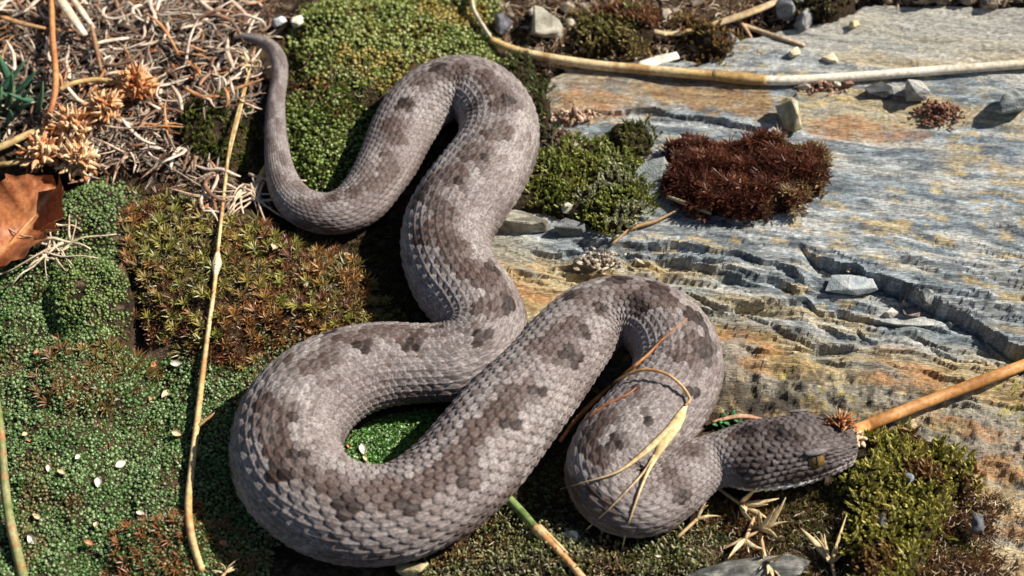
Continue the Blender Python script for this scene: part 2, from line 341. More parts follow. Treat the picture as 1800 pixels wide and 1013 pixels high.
# ------------------------------------------------------------------ the snake
def build_snake():
    n = NS
    T = np.gradient(CEN, axis=0); T /= np.linalg.norm(T, axis=1)[:, None]
    up = np.array([0, 0, 1.0]); Bv = np.cross(T, up); Bv /= np.linalg.norm(Bv, axis=1)[:, None]   # right of travel
    Nv = np.cross(Bv, T)
    rho = (math.radians(13)*sstep(0.90, 0.96, np.linspace(0, 1, n)))[:, None]
    Bv, Nv = Bv*np.cos(rho)+Nv*np.sin(rho), Nv*np.cos(rho)-Bv*np.sin(rho)
    seg = np.concatenate([[0], np.cumsum(np.linalg.norm(np.diff(CEN, axis=0), axis=1))])
    f = np.linspace(0, 1, n)
    uu = spx[:, 0]; last = np.arange(n) > n*0.9
    hd = np.where(last, np.clip((uu-1270)/(1499.5-1270), 0, 1), 0.0)      # 0 at the neck, 1 at the snout
    K = 34
    Lsc = 0.245*np.maximum(RAD, 0.0035); Lsc = np.where(hd > 0, 0.245*np.maximum(RAD, 0.0085), Lsc)
    phi = np.concatenate([[0], np.cumsum(np.diff(seg)/(0.5*(Lsc[1:]+Lsc[:-1])))])
    th = np.concatenate([np.linspace(-2.15, 2.15, 206), np.linspace(2.15, 2*math.pi-2.15, 14)[1:-1]])
    m = len(th)
    # section: half width a, height above and below
    a = RAD.copy(); bt = RAD*0.86; bb = RAD*0.74
    ex = np.full(n, 2.0)
    h2 = sstep(0.0, 0.25, hd)
    a = a*(1+0.10*h2); bt = bt*(1-0.10*h2)
    bb = bb*(1-0.12*h2)
    ex = 2.0+0.9*sstep(0.25, 0.7, hd)
    tipf = np.sqrt(np.clip(1-np.clip((hd-0.90)/0.10, 0, 1)**2.4, 0.0, 1))
    a = a*tipf+1e-5; bt = bt*tipf+1e-5; bb = bb*tipf+1e-5
    ct, st_ = np.cos(th)[None, :], np.sin(th)[None, :]
    e = (2/ex)[:, None]
    sx = np.sign(st_)*np.abs(st_)**e*a[:, None]
    sz = np.where(ct >= 0, np.abs(ct)**e*bt[:, None], -np.abs(ct)**e*bb[:, None])
    # the head: brow ridge over the eye, canthus, hollow before the eye, upturned snout, cheek bulge
    H = hd[:, None]; at = np.abs(th)[None, :]
    r0 = RAD[:, None]
    brow = np.exp(-((H-0.66)/0.085)**2)*np.exp(-((at-0.74)/0.20)**2)
    sx = sx+np.sign(st_)*brow*0.10*r0; sz = sz+brow*0.13*r0
    sock = np.exp(-((H-0.65)/0.060)**2)*np.exp(-((at-1.14)/0.16)**2); sx = sx-np.sign(st_)*sock*0.12*r0; sz = sz-sock*0.05*r0
    snout = sstep(0.82, 0.95, H)*np.clip(ct, 0, 1)*np.clip(tipf, 0, 1)[:, None]; sz = sz+snout*0.20*r0
    nost = np.exp(-((H-0.905)/0.018)**2)*np.exp(-((at-1.08)/0.12)**2); sx = sx-np.sign(st_)*nost*0.16*r0
    cheek = np.exp(-((H-0.20)/0.16)**2)*np.exp(-((at-1.5)/0.45)**2); sx = sx+np.sign(st_)*cheek*0.07*r0
    mouth = np.exp(-((at-(1.78-0.20*H))/0.045)**2)*sstep(0.10, 0.2, H)
    sx = sx-np.sign(st_)*mouth*0.045*r0
    P = CEN[:, None, :]+Bv[:, None, :]*sx[..., None]+Nv[:, None, :]*sz[..., None]
    # outward direction
    dPt = np.roll(P, -1, 1)-np.roll(P, 1, 1); dPs = np.gradient(P, axis=0)
    NN = np.cross(dPt, dPs); NN /= np.linalg.norm(NN, axis=2)[..., None]+1e-12
    out = P-CEN[:, None, :]; sg = np.sign((NN*out).sum(2)); NN *= np.where(sg == 0, 1, sg)[..., None]
    # ---- scales: overlapping lozenges, free edge to the tail
    C = (th/(2*math.pi)*K)[None, :]+np.zeros((n, 1)); PH = phi[:, None]+np.zeros((1, m))
    wob = 0.16*(fbm(C*0.9, PH*0.9, 81, 2)-0.5); PHw = PH+wob+h2[:, None]*0.7*(fbm(C*0.7+9, PH*0.7, 86, 2)-0.5); C = C+(0.10+0.55*h2[:, None])*(fbm(C*0.7, PH*0.8+4, 89, 2)-0.5)
    best = np.full((n, m), -9.0); bv = np.zeros((n, m)); bw = np.zeros((n, m)); bj = np.zeros((n, m), int); bi = np.zeros((n, m), int)
    j0 = np.floor(C).astype(int)
    for dj in (-1, 0, 1, 2):
        j = j0+dj; off = 0.5*(j % 2); vv = C-j
        i0 = np.floor(PHw-off).astype(int)
        for di in (-1, 0, 1, 2):
            i = i0+di; w = -(PHw-off-i)
            hw = 0.70*np.sqrt(np.clip(1-(w/0.80)**2, 0, 1))**0.9
            ok = (np.abs(vv) < hw) & (np.abs(w) < 0.80)
            hgt = np.where(ok, w+0.80-0.22*(vv/np.maximum(hw, .05))**2, -9)
            t = hgt > best
            best = np.where(t, hgt, best); bv = np.where(t, vv, bv); bw = np.where(t, w, bw); bj = np.where(t, j, bj); bi = np.where(t, i, bi)
    best = np.maximum(best, 0.0)
    pcol = 2*math.pi*RAD[:, None]/K
    amp = 0.31*pcol*(1+0.45*h2[:, None])*np.clip(tipf, .15, 1)[:, None]
    keel = np.exp(-(bv/0.11)**2)*sstep(-0.7, -0.2, bw)*sstep(0.85, 0.45, bw)*(1-0.7*h2[:, None])
    dome = (1-(bv/0.7)**2)*(0.12+0.25*h2[:, None])
    disp = amp*(best/1.4-0.55+0.20*keel+dome*(0.4+0.9*h2[:, None]))
    belly = sstep(2.0, 2.3, at); disp = disp*(1-belly)
    crease = fbm(C*0.35, PH*0.22, 82, 3)-0.5
    disp = disp+0.035*RAD[:, None]*crease*(1-h2[:, None])
    V = P+NN*disp[..., None]
    # ---- markings, one tone per scale
    vis = NN@(-FWD) > 0.12
    uS, vS = w2uv(P[..., 0], P[..., 1], P[..., 2])
    sub_s, sub_t = slice(0, n, 3), slice(0, 206, 3)
    us, vs = uS[sub_s, sub_t], vS[sub_s, sub_t]; ok = vis[sub_s, sub_t]
    sidx = np.arange(n)[sub_s]; tv = th[sub_t]
    bl_s, bl_a, bl_r, bl_k = [], [], [], []
    for (bu, bvv, br, k) in BLOTCH:
        dd = np.where(ok, np.hypot(us-bu, vs-bvv), 1e9); i, j = np.unravel_index(dd.argmin(), dd.shape)
        if dd[i, j] > 14: continue
        si = sidx[i]; bl_s.append(seg[si]); bl_a.append(tv[j]); bl_r.append(br*PX); bl_k.append(k)
    cs = np.interp(bi+0.5*(bj % 2), phi, seg); ca = bj/K*2*math.pi; cr = np.interp(cs, seg, RAD)
    key = (bi.astype(np.int64)+50)*64+(bj+30)
    uq, inv = np.unique(key, return_inverse=True); inv = inv.reshape(key.shape)
    first = np.zeros(len(uq), int); first[inv.ravel()] = np.arange(inv.size)
    qs, qa, qr = cs.ravel()[first], ca.ravel()[first], cr.ravel()[first]
    mid = np.zeros(len(uq)); drk = np.zeros(len(uq)); R = np.random.default_rng(5)
    for s0, a0, r0_, k in zip(bl_s, bl_a, bl_r, bl_k):
        d = np.hypot(qs-s0, (qa-a0)*qr*0.93)/r0_
        d = d+0.26*(R.random(len(uq))-0.5)
        m_ = sstep(1.40, 0.80, d)
        if k: drk = np.maximum(drk, sstep(1.65, 1.0, d))
        mid = np.maximum(mid, m_)
    fq = np.interp(qs, seg, f); hq = np.interp(qs, seg, hd)
    # tail: small alternating spots
    tz = sstep(0.20, 0.13, fq)*sstep(0.3, 0.7, 0.5+0.5*np.sin(qs/0.0026+np.sign(qa)*1.5))*sstep(1.4, 0.3, np.abs(qa)); mid = np.maximum(mid, tz*0.75)
    # flanks: faint darker spots low on the sides
    fl = sstep(1.15, 1.5, np.abs(qa))*sstep(0.45, 0.62, fbm(qs/0.012, qa*0.8+3, 83, 2)); mid = np.maximum(mid, fl*0.7)
    tone = R.random(len(uq)); tone2 = R.random(len(uq))
    base = mixc((.178,.150,.138), (.255,.220,.203), tone)
    base = mixc(base, (.155,.122,.114), sstep(.45, .7, fbm(qs/0.02, qa*1.2, 84, 3))*0.55)
    md = mixc((.042,.024,.018), (.074,.044,.033), tone2)
    mid = mid*(0.74+0.26*sstep(.30, .60, fbm(qs/0.0042, qa*3.2, 90, 2)))
    spr = (R.random(len(uq)) < .10)*sstep(2.0, .6, np.abs(qa))*.5; mid = np.maximum(mid, spr*sstep(.05, .2, fq))
    cq = mixc(base, md, mid*0.92); cq = mixc(cq, (.014,.007,.005), drk*0.85)
    hh = sstep(0.02, 0.2, hq); cq = mixc(cq, cq*np.array((.42,.385,.38)), hh)
    lab = sstep(0.06, 0.16, hq)*sstep(0.75, 0.55, hq)*sstep(1.66, 1.78, np.abs(qa)); cq = mixc(cq, (.68,.62,.54), lab)
    lip = sstep(0.72, 0.85, hq)*sstep(1.35, 1.6, np.abs(qa)); cq = mixc(cq, (.42,.36,.34), lip*0.7)
    c = cq[inv]
    vn = fbm(C*1.7, PH*1.7, 91, 3); c = mixc(c, (.24,.205,.185), sstep(.56, .74, vn)*0.14); c = mixc(c, (.085,.052,.040), sstep(.56, .74, fbm(C*1.5+7, PH*1.6, 92, 3))*0.28*(1-h2[:, None]))
    edge = sstep(0.45, 0.78, bw); c = mixc(c, c*1.12, edge*0.5)
    skin_shade = sstep(0.76, 0.40, best); c = mixc(c, (.030,.021,.018), skin_shade*0.88)  # dark skin between scales, with shade behind the raised tips painted in
    spk = fbm(C*7.0, PH*7.0, 85, 2); c = c*(0.70+0.6*sstep(.36, .62, spk))[..., None]
    c = mixc(c, c*1.25, np.exp(-(bv/0.14)**2)*0.6)
    eyed = np.exp(-((H-0.65)/0.07)**2)*np.exp(-((at-1.18)/0.26)**2); c = mixc(c, (.03,.022,.02), eyed*0.8)
    c = mixc(c, (.03,.022,.02), np.clip(nost*1.3, 0, 1)); c = mixc(c, (.05,.035,.03), mouth*0.6)
    V = np.vstack([V.reshape(-1, 3), V[0].mean(0)[None], V[-1].mean(0)[None]])
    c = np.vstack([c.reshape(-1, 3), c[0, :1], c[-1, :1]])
    idx = np.arange(n*m).reshape(n, m); nx = np.roll(idx, -1, 1)
    F = np.stack([idx[:-1], nx[:-1], nx[1:], idx[1:]], -1).reshape(-1, 4)
    A, B_ = n*m, n*m+1
    cap1 = np.stack([idx[0], np.full(m, A), np.full(m, A), nx[0]], -1)   # closed below as triangles
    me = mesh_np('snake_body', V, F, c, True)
    bm = bmesh.new(); bm.from_mesh(me); bm.verts.ensure_lookup_table()
    bmesh.ops.contextual_create(bm, geom=[bm.verts[i] for i in idx[0]]); bmesh.ops.contextual_create(bm, geom=[bm.verts[i] for i in idx[-1]])
    loose = [w for w in bm.verts if not w.link_faces]; bmesh.ops.delete(bm, geom=loose, context='VERTS')
    bmesh.ops.recalc_face_normals(bm, faces=bm.faces); bm.to_mesh(me); bm.free()
    base_pt = Vector((float(CEN[:, 0].mean()), float(CEN[:, 1].mean()), 0.0))
    root = empty('snake', base_pt, 'grey viper with brown zigzag markings coiled over moss and slate', 'snake')
    b = link('body', me, M_SNAKE, root); b.matrix_parent_inverse.identity(); b.location = -base_pt
    # eyes
    ie = int(np.argmin(np.abs(hd-0.65)+(~last)*9)); er = RAD[ie]*0.32
    for s in (1, -1):
        te = 1.13*s
        je = int(np.argmin(np.abs(th-te)))
        pos = P[ie, je]-NN[ie, je]*er*0.12
        side = Vector(Bv[ie]*s*0.86+Nv[ie]*0.50).normalized()
        def ball(name, rad, center, mt, parent, sq=None):
            bm = bmesh.new(); bmesh.ops.create_uvsphere(bm, u_segments=24, v_segments=16, radius=rad)
            if sq: bmesh.ops.scale(bm, vec=sq, verts=bm.verts)
            me = bpy.data.meshes.new(name); bm.to_mesh(me); bm.free(); me.polygons.foreach_set('use_smooth', [True]*len(me.polygons))
            o = link(name, me, mt, parent); return o
        eye = ball('eye', er, pos, mat('eye_iris', (.14,.080,.018), 0.6, 1500, 0.15, 0.6), root)
        eye.location = Vector(pos)-base_pt
        pup = ball('pupil', er*0.62, pos, mat('eye_pupil', (.004,.003,.003), 0.1, 500, 0.08, 0.7), eye, (0.30, 1.0, 0.55))
        q_ = side.to_track_quat('Z', 'X'); pup.rotation_mode = 'QUATERNION'
        tw = Vector(T[ie]); zz = side; yy = Vector(Nv[ie]); yy = (yy-zz*yy.dot(zz)).normalized(); xx = yy.cross(zz)
        from mathutils import Matrix
        pup.rotation_quaternion = Matrix((xx, yy, zz)).transposed().to_quaternion()
        pup.location = side*er*0.70
        # the large scale above the eye
        jb = int(np.argmin(np.abs(th-0.74*s)))
        pb = P[ie, jb]+NN[ie, jb]*0.0002
        bs = ball('brow_scale', 1.0, pb, mat('brow', (.15,.125,.12), 0.4, 1500, 0.55, 0.35, 0.0001, 2500), root, (RAD[ie]*0.36, RAD[ie]*0.11, RAD[ie]*0.06))
        nb = Vector(NN[ie, jb]); xx = Vector(T[ie]); xx = (xx-nb*xx.dot(nb)).normalized(); yy = nb.cross(xx)
        bs.rotation_mode = 'QUATERNION'; bs.rotation_quaternion = Matrix((xx, yy, nb)).transposed().to_quaternion()
        bs.location = Vector(pb)-base_pt+Vector(Bv[ie])*s*RAD[ie]*0.05
    return root
BLOTCH = [(u, v, r, 0) for u, v, r in [
 (590,345,13),(625,340,16),(650,318,16),(672,318,16),(683,298,20),(680,270,14),(693,217,22),(700,240,16),(747,140,20),(790,125,18),(813,127,24),(853,138,22),(867,162,24),
 (880,187,20),(830,190,14),(880,236,20),(862,242,18),(833,270,26),(793,307,25),(772,312,22),(767,361,20),(790,378,18),(747,418,22),(767,405,22),(783,425,22),(813,430,14),
 (800,448,25),(830,480,26),(850,490,20),(873,505,24),(880,533,20),(850,548,18),(832,588,13),(700,585,25),(673,578,20),(725,588,18),(633,591,22),(600,595,18),
 (573,621,20),(556,640,18),(530,650,14),(500,640,16),(467,718,22),(490,732,26),(483,772,18),(497,798,22),(533,808,22),(513,832,24),(547,838,20),(580,852,24),(607,868,24),
 (640,878,20),(655,868,20),(687,855,22),(720,862,26),(707,878,18),(753,862,16),(770,838,22),(793,822,22),(815,815,18),(800,795,18),(830,772,16),(843,755,22),(880,728,24),
 (895,735,16),(867,742,14),(887,705,22),(905,690,22),(933,678,18),(950,605,18),(973,612,24),(987,578,22),(1015,568,18),(1033,525,22),(1053,515,18),(1100,511,20),(1085,530,14),
 (1153,528,20),(1140,515,16),(1180,535,16),(1227,628,16),(1193,631,16),(1213,600,14),(1215,650,12),(1110,695,12),(1060,738,16),(1033,778,18),(1053,808,16),(1027,882,22),(1053,892,20),
 (1183,835,16),(1200,852,18),(1217,792,16),(1320,758,18),(1332,790,15),(1345,820,14),(1300,765,13),(1312,830,12),(1400,770,10),(1373,764,15),(1358,748,12),(540,395,14),(580,402,12)]]
BLOTCH += [(u, v, r, 1) for u, v, r in [
 (713,180,11),(770,118,9),(897,180,13),(847,281,10),(803,322,10),(737,350,14),(867,476,10),(897,537,10),(840,597,10),(767,576,8),(720,606,12),(633,611,10),(567,586,9),
 (513,738,9),(528,806,9),(500,842,11),(617,893,13),(730,888,11),(823,838,11),(950,684,9),(900,741,10),(1004,622,13),(1013,630,9),(1030,580,8),(1007,518,9),(1057,540,10),
 (1093,491,12),(1120,532,14),(1130,546,11),(1167,511,13),(1217,558,13),(1231,567,13),(1240,621,15),(1210,695,9),(1137,738,7),(1077,785,8),(1203,872,9),(1322,756,10),(1373,760,10)]]
BLOTCH += [(u, v, r*1.4, 0) for u, v, r, k in BLOTCH if k]
build_snake()

# ------------------------------------------------------------------ moss
def leaf_ring(n, r1, z1, w, r2, z2, a0=0.0, base=(0, 0)):
    V, F, t = [], [], []
    for k in range(n):
        a = a0+2*math.pi*k/n+0.5*math.sin(k*7.1); c, s = math.cos(a), math.sin(a); b = len(V)
        j = 1+0.18*math.sin(k*3.7)
        V += [(base[0]*c, base[0]*s, base[1]), (r1*c-w*s, r1*s+w*c, z1), (r2*j*c, r2*j*s, z2), (r1*c+w*s, r1*s-w*c, z1)]
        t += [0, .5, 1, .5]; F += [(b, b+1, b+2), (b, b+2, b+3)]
    return V, F, t
def join(*parts):
    V, F, t = [], [], []
    for a, b, c in parts:
        k = len(V); V += a; F += [tuple(i+k for i in f) for f in b]; t += c
    return np.array(V), np.array(F), np.array(t)
T_FINE = join(leaf_ring(6, .42, .30, .20, .72, .42), leaf_ring(4, .22, .55, .17, .38, .85, .4, (0, .2)))
def bead():
    V, F, t = [], [], []
    for rr, zz, tt in ((.50, 0.0, 0.0), (.46, .42, .45)):
        for k in range(6):
            a = k*math.pi/3+zz; V.append((rr*math.cos(a), rr*math.sin(a), zz)); t.append(tt)
    V.append((0, 0, .66)); t.append(1.0)
    for k in range(6):
        j = (k+1) % 6; F += [(k, j, 6+j), (k, 6+j, 6+k), (6+k, 6+j, 12)]
    return V, F, t
T_BEAD = join(bead())
T_TIP = (T_BEAD[0]*np.array([.60, .60, 1.9]), T_BEAD[1], T_BEAD[2])
T_STAR = join(leaf_ring(7, .45, .30, .12, 1.0, .50), leaf_ring(5, .28, .50, .11, .62, .92, .35, (0, .1)))
T_CLUB = join(leaf_ring(5, .20, .30, .13, .34, .55), leaf_ring(5, .20, .62, .13, .30, .92, .6, (0, .3)), leaf_ring(4, .12, .95, .11, .13, 1.28, .2, (0, .6)))
T_WISP = join(leaf_ring(5, .38, .55, .07, .95, .70), leaf_ring(4, .22, .75, .06, .50, 1.25, .5, (0, .2)), leaf_ring(3, .55, .25, .06, 1.15, .05, .9))
def scatter(T, pos, size, ca, cb, tilt=0.35, seed=1):
    R = np.random.default_rng(seed); n = len(pos); V, F, t = T
    a = R.random(n)*2*math.pi; c, s = np.cos(a), np.sin(a)
    x = V[None, :, 0]*c[:, None]-V[None, :, 1]*s[:, None]; y = V[None, :, 0]*s[:, None]+V[None, :, 1]*c[:, None]; z = np.repeat(V[None, :, 2], n, 0)
    tx = R.normal(0, tilt, n)[:, None]; ty = R.normal(0, tilt, n)[:, None]
    x2 = x+z*tx; y2 = y+z*ty
    S = np.asarray(size)[:, None]
    P = np.stack([pos[:, 0, None]+x2*S, pos[:, 1, None]+y2*S, pos[:, 2, None]+z*S], -1)
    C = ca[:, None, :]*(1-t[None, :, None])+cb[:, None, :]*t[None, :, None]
    FF = F[None]+(np.arange(n)*len(V))[:, None, None]
    return P.reshape(-1, 3), FF.reshape(-1, 3), C.reshape(-1, 3)
def hexpts(poly, step, seed, grow=0):
    """jittered points whose pixel falls inside the polygon"""
    R = np.random.default_rng(seed); P = np.array(poly, float)
    cor = uv2w(P[:, 0], P[:, 1], 0.0); x0, y0 = cor[:, 0].min()-.01, cor[:, 1].min()-.015; x1, y1 = cor[:, 0].max()+.01, cor[:, 1].max()+.01
    gx, gy = np.meshgrid(np.arange(x0, x1, step), np.arange(y0, y1, step*0.87))
    gx = gx+(np.arange(gx.shape[0]) % 2)[:, None]*step/2
    x = gx.ravel()+R.normal(0, step*.28, gx.size); y = gy.ravel()+R.normal(0, step*.28, gy.size)
    u, v = lookup_uv(x, y); s = poly_sd(poly, u, v)+60*(fbm(x*150, y*150, seed, 4)-0.5)
    k = s > -grow
    return x[k], y[k], u[k], v[k], s[k]
def moss_patch(name, poly, T, step, size, ca, cb, alt=None, seed=1, thin=0.0, on='soil', tilt=.35, sink=.25):
    x, y, u, v, s = hexpts(poly, step, seed)
    R = np.random.default_rng(seed+100)
    k = (snake_dist(x, y) > 0.72) & (R.random(len(x)) > thin)
    k &= fbm(x*240, y*240, seed+3, 2) > 0.20
    k &= (u > -70) & (u < 1870) & (v < 1070) & (v > -60)
    x, y = x[k], y[k]
    z = ground_h(x, y)
    sz = size*(0.5+0.9*R.random(len(x))**1.3)
    n = fbm(x*110, y*110, seed+5, 3); r1 = R.random(len(x))
    A = mixc(ca[0], ca[1], np.clip(n*1.6-.4+.4*(r1-.5), 0, 1)); B = mixc(cb[0], cb[1], np.clip(R.random(len(x))**2*1.0+n*1.0-.45, 0, 1))
    if alt:
        m = sstep(alt[2], alt[2]+.12, fbm(x*70, y*70, seed+9, 3)); A = mixc(A, alt[0], m*.85); B = mixc(B, alt[1], m*.85)
    pos = np.column_stack([x, y, z-sz*sink+size*.5*(R.random(len(x))-.35)])
    return scatter(T, pos, sz, A, B, tilt, seed)
def stuff(name, chunks, material, label, cat):
    Vs, Fs, Cs, k = [], [], [], 0
    for V, F, C in chunks:
        Vs.append(V); Fs.append(F+k); Cs.append(C); k += len(V)
    o = link(name, mesh_np(name, np.vstack(Vs), np.vstack(Fs), np.vstack(Cs)), material)
    o['kind'] = 'stuff'; return tag(o, label, cat)

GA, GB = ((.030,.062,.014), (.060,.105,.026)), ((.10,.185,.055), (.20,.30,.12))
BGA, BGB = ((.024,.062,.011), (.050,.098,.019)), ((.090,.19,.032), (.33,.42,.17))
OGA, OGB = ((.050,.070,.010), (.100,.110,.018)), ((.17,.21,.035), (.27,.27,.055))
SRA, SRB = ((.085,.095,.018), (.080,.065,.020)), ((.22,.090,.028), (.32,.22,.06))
chunks = []
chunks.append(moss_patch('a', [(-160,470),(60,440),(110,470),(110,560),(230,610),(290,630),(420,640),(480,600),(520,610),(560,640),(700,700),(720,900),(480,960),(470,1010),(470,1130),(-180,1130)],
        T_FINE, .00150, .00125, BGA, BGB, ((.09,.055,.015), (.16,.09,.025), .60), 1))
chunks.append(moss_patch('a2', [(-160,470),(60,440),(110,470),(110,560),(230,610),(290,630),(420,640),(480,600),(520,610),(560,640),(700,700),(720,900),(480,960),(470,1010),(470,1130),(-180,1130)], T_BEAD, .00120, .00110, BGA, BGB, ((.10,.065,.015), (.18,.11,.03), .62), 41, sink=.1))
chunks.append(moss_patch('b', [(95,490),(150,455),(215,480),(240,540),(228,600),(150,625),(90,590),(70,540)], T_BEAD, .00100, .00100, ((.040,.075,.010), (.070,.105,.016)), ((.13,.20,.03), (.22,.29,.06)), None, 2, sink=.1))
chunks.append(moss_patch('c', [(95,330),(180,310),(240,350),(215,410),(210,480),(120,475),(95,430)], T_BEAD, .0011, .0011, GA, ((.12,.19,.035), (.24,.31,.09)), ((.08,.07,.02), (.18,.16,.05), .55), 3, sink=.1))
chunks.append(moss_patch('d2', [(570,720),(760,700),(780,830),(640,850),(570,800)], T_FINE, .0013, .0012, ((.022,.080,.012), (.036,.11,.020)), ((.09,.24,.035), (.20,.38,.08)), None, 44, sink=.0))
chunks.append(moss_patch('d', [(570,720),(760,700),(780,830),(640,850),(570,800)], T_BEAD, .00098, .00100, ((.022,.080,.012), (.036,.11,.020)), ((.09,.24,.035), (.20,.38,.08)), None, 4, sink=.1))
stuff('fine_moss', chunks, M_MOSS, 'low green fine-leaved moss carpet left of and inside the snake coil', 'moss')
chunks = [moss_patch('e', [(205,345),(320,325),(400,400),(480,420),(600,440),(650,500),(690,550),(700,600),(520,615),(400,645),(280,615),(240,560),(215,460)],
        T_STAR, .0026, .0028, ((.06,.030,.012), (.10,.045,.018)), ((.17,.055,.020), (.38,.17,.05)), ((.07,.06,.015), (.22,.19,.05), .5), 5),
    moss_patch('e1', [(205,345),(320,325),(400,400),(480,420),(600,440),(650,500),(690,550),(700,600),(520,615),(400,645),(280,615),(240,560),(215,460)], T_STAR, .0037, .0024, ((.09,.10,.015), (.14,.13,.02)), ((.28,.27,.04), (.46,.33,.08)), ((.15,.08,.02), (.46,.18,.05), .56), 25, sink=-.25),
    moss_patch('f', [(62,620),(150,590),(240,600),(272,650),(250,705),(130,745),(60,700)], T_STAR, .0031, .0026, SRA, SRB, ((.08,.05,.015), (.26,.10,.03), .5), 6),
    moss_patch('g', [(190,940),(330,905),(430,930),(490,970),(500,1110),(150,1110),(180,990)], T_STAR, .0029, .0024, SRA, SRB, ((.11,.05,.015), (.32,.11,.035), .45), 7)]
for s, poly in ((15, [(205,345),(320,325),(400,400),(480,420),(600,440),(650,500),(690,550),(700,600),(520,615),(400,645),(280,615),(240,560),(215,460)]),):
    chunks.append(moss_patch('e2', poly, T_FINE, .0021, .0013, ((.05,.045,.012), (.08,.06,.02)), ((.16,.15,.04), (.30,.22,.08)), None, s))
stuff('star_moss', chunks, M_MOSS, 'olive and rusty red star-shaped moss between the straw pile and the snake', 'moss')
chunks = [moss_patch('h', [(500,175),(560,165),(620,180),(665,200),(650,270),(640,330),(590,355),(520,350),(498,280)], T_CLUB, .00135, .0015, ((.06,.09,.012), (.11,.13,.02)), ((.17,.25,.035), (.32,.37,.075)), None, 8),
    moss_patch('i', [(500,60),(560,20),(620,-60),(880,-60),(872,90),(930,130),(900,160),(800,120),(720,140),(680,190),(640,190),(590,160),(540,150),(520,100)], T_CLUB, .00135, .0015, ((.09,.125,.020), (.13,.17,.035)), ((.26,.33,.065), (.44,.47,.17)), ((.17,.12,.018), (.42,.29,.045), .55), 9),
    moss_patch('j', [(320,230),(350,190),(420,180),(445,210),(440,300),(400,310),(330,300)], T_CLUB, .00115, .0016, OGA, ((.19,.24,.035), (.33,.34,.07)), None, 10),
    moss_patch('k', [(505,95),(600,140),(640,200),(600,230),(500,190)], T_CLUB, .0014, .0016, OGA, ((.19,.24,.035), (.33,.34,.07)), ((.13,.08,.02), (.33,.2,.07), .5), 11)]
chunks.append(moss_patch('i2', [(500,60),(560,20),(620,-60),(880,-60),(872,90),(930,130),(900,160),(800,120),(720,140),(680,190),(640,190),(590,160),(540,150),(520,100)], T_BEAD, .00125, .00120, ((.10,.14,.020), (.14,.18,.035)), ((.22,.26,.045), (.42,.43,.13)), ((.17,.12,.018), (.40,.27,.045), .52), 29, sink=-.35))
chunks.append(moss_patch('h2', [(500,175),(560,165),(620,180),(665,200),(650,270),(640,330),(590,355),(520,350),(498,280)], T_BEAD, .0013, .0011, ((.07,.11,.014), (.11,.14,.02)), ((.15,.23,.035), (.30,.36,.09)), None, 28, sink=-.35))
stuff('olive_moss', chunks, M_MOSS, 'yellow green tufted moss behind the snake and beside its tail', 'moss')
chunks = [moss_patch('l', [(730,940),(800,900),(880,890),(960,940),(1080,950),(1180,945),(1240,915),(1250,980),(1240,1100),(700,1100),(720,990)], T_CLUB, .0012, .0015, ((.055,.06,.018), (.09,.085,.03)), ((.30,.32,.09), (.60,.58,.33)), ((.10,.055,.02), (.38,.20,.08), .54), 12),
    moss_patch('m', [(1230,880),(1300,870),(1400,850),(1480,835),(1500,900),(1500,960),(1430,960),(1260,960)], T_CLUB, .0014, .0015, ((.05,.05,.015), (.07,.05,.02)), ((.26,.25,.07), (.44,.33,.13)), ((.03,.07,.02), (.09,.22,.06), .56), 13),
    moss_patch('n', [(760,840),(900,830),(1000,700),(1050,800),(1010,900),(1100,960),(960,960)], T_FINE, .0020, .0015, ((.05,.05,.02), (.07,.07,.02)), ((.12,.13,.04), (.2,.2,.08)), None, 14)]
chunks.append(moss_patch('o', [(1600,880),(1700,840),(1760,860),(1775,950),(1790,1100),(1560,1100),(1590,1000)], T_WISP, .0016, .0018, ((.08,.035,.018), (.12,.06,.02)), ((.22,.08,.04), (.40,.24,.09)), ((.09,.09,.02), (.26,.25,.06), .56), 16))
chunks.append(moss_patch('p', [(1235,715),(1330,730),(1480,745),(1490,775),(1330,760),(1240,760)], T_CLUB, .0020, .0013, ((.05,.05,.015), (.07,.05,.02)), ((.13,.12,.04), (.24,.2,.08)), None, 17))
chunks.append(moss_patch('l2', [(730,940),(800,900),(880,890),(960,940),(1080,950),(1180,945),(1240,915),(1250,980),(1240,1100),(700,1100),(720,990)], T_TIP, .0013, .0011, ((.09,.10,.03), (.13,.12,.05)), ((.32,.34,.11), (.62,.60,.36)), ((.13,.07,.025), (.40,.22,.09), .54), 42, sink=-.7))
chunks.append(moss_patch('m2', [(1230,880),(1300,870),(1400,850),(1480,835),(1500,900),(1500,1060),(1430,1060),(1240,1060)], T_WISP, .0017, .0016, ((.06,.05,.02), (.09,.06,.025)), ((.18,.16,.05), (.38,.28,.12)), ((.12,.05,.02), (.32,.13,.05), .52), 43))
chunks.append(moss_patch('q', [(590,425),(700,395),(740,470),(790,560),(720,600),(690,560),(640,480)], T_WISP, .0017, .0017, ((.04,.03,.012), (.06,.05,.015)), ((.10,.09,.03), (.18,.14,.05)), None, 45))  # dark-toned moss added to stand in for the shade between two bends
stuff('dry_moss_and_shade', chunks, M_MOSS, 'pale half-dry moss in front of the snake along the bare soil, plus dark tufts standing for shade between its bends', 'moss')

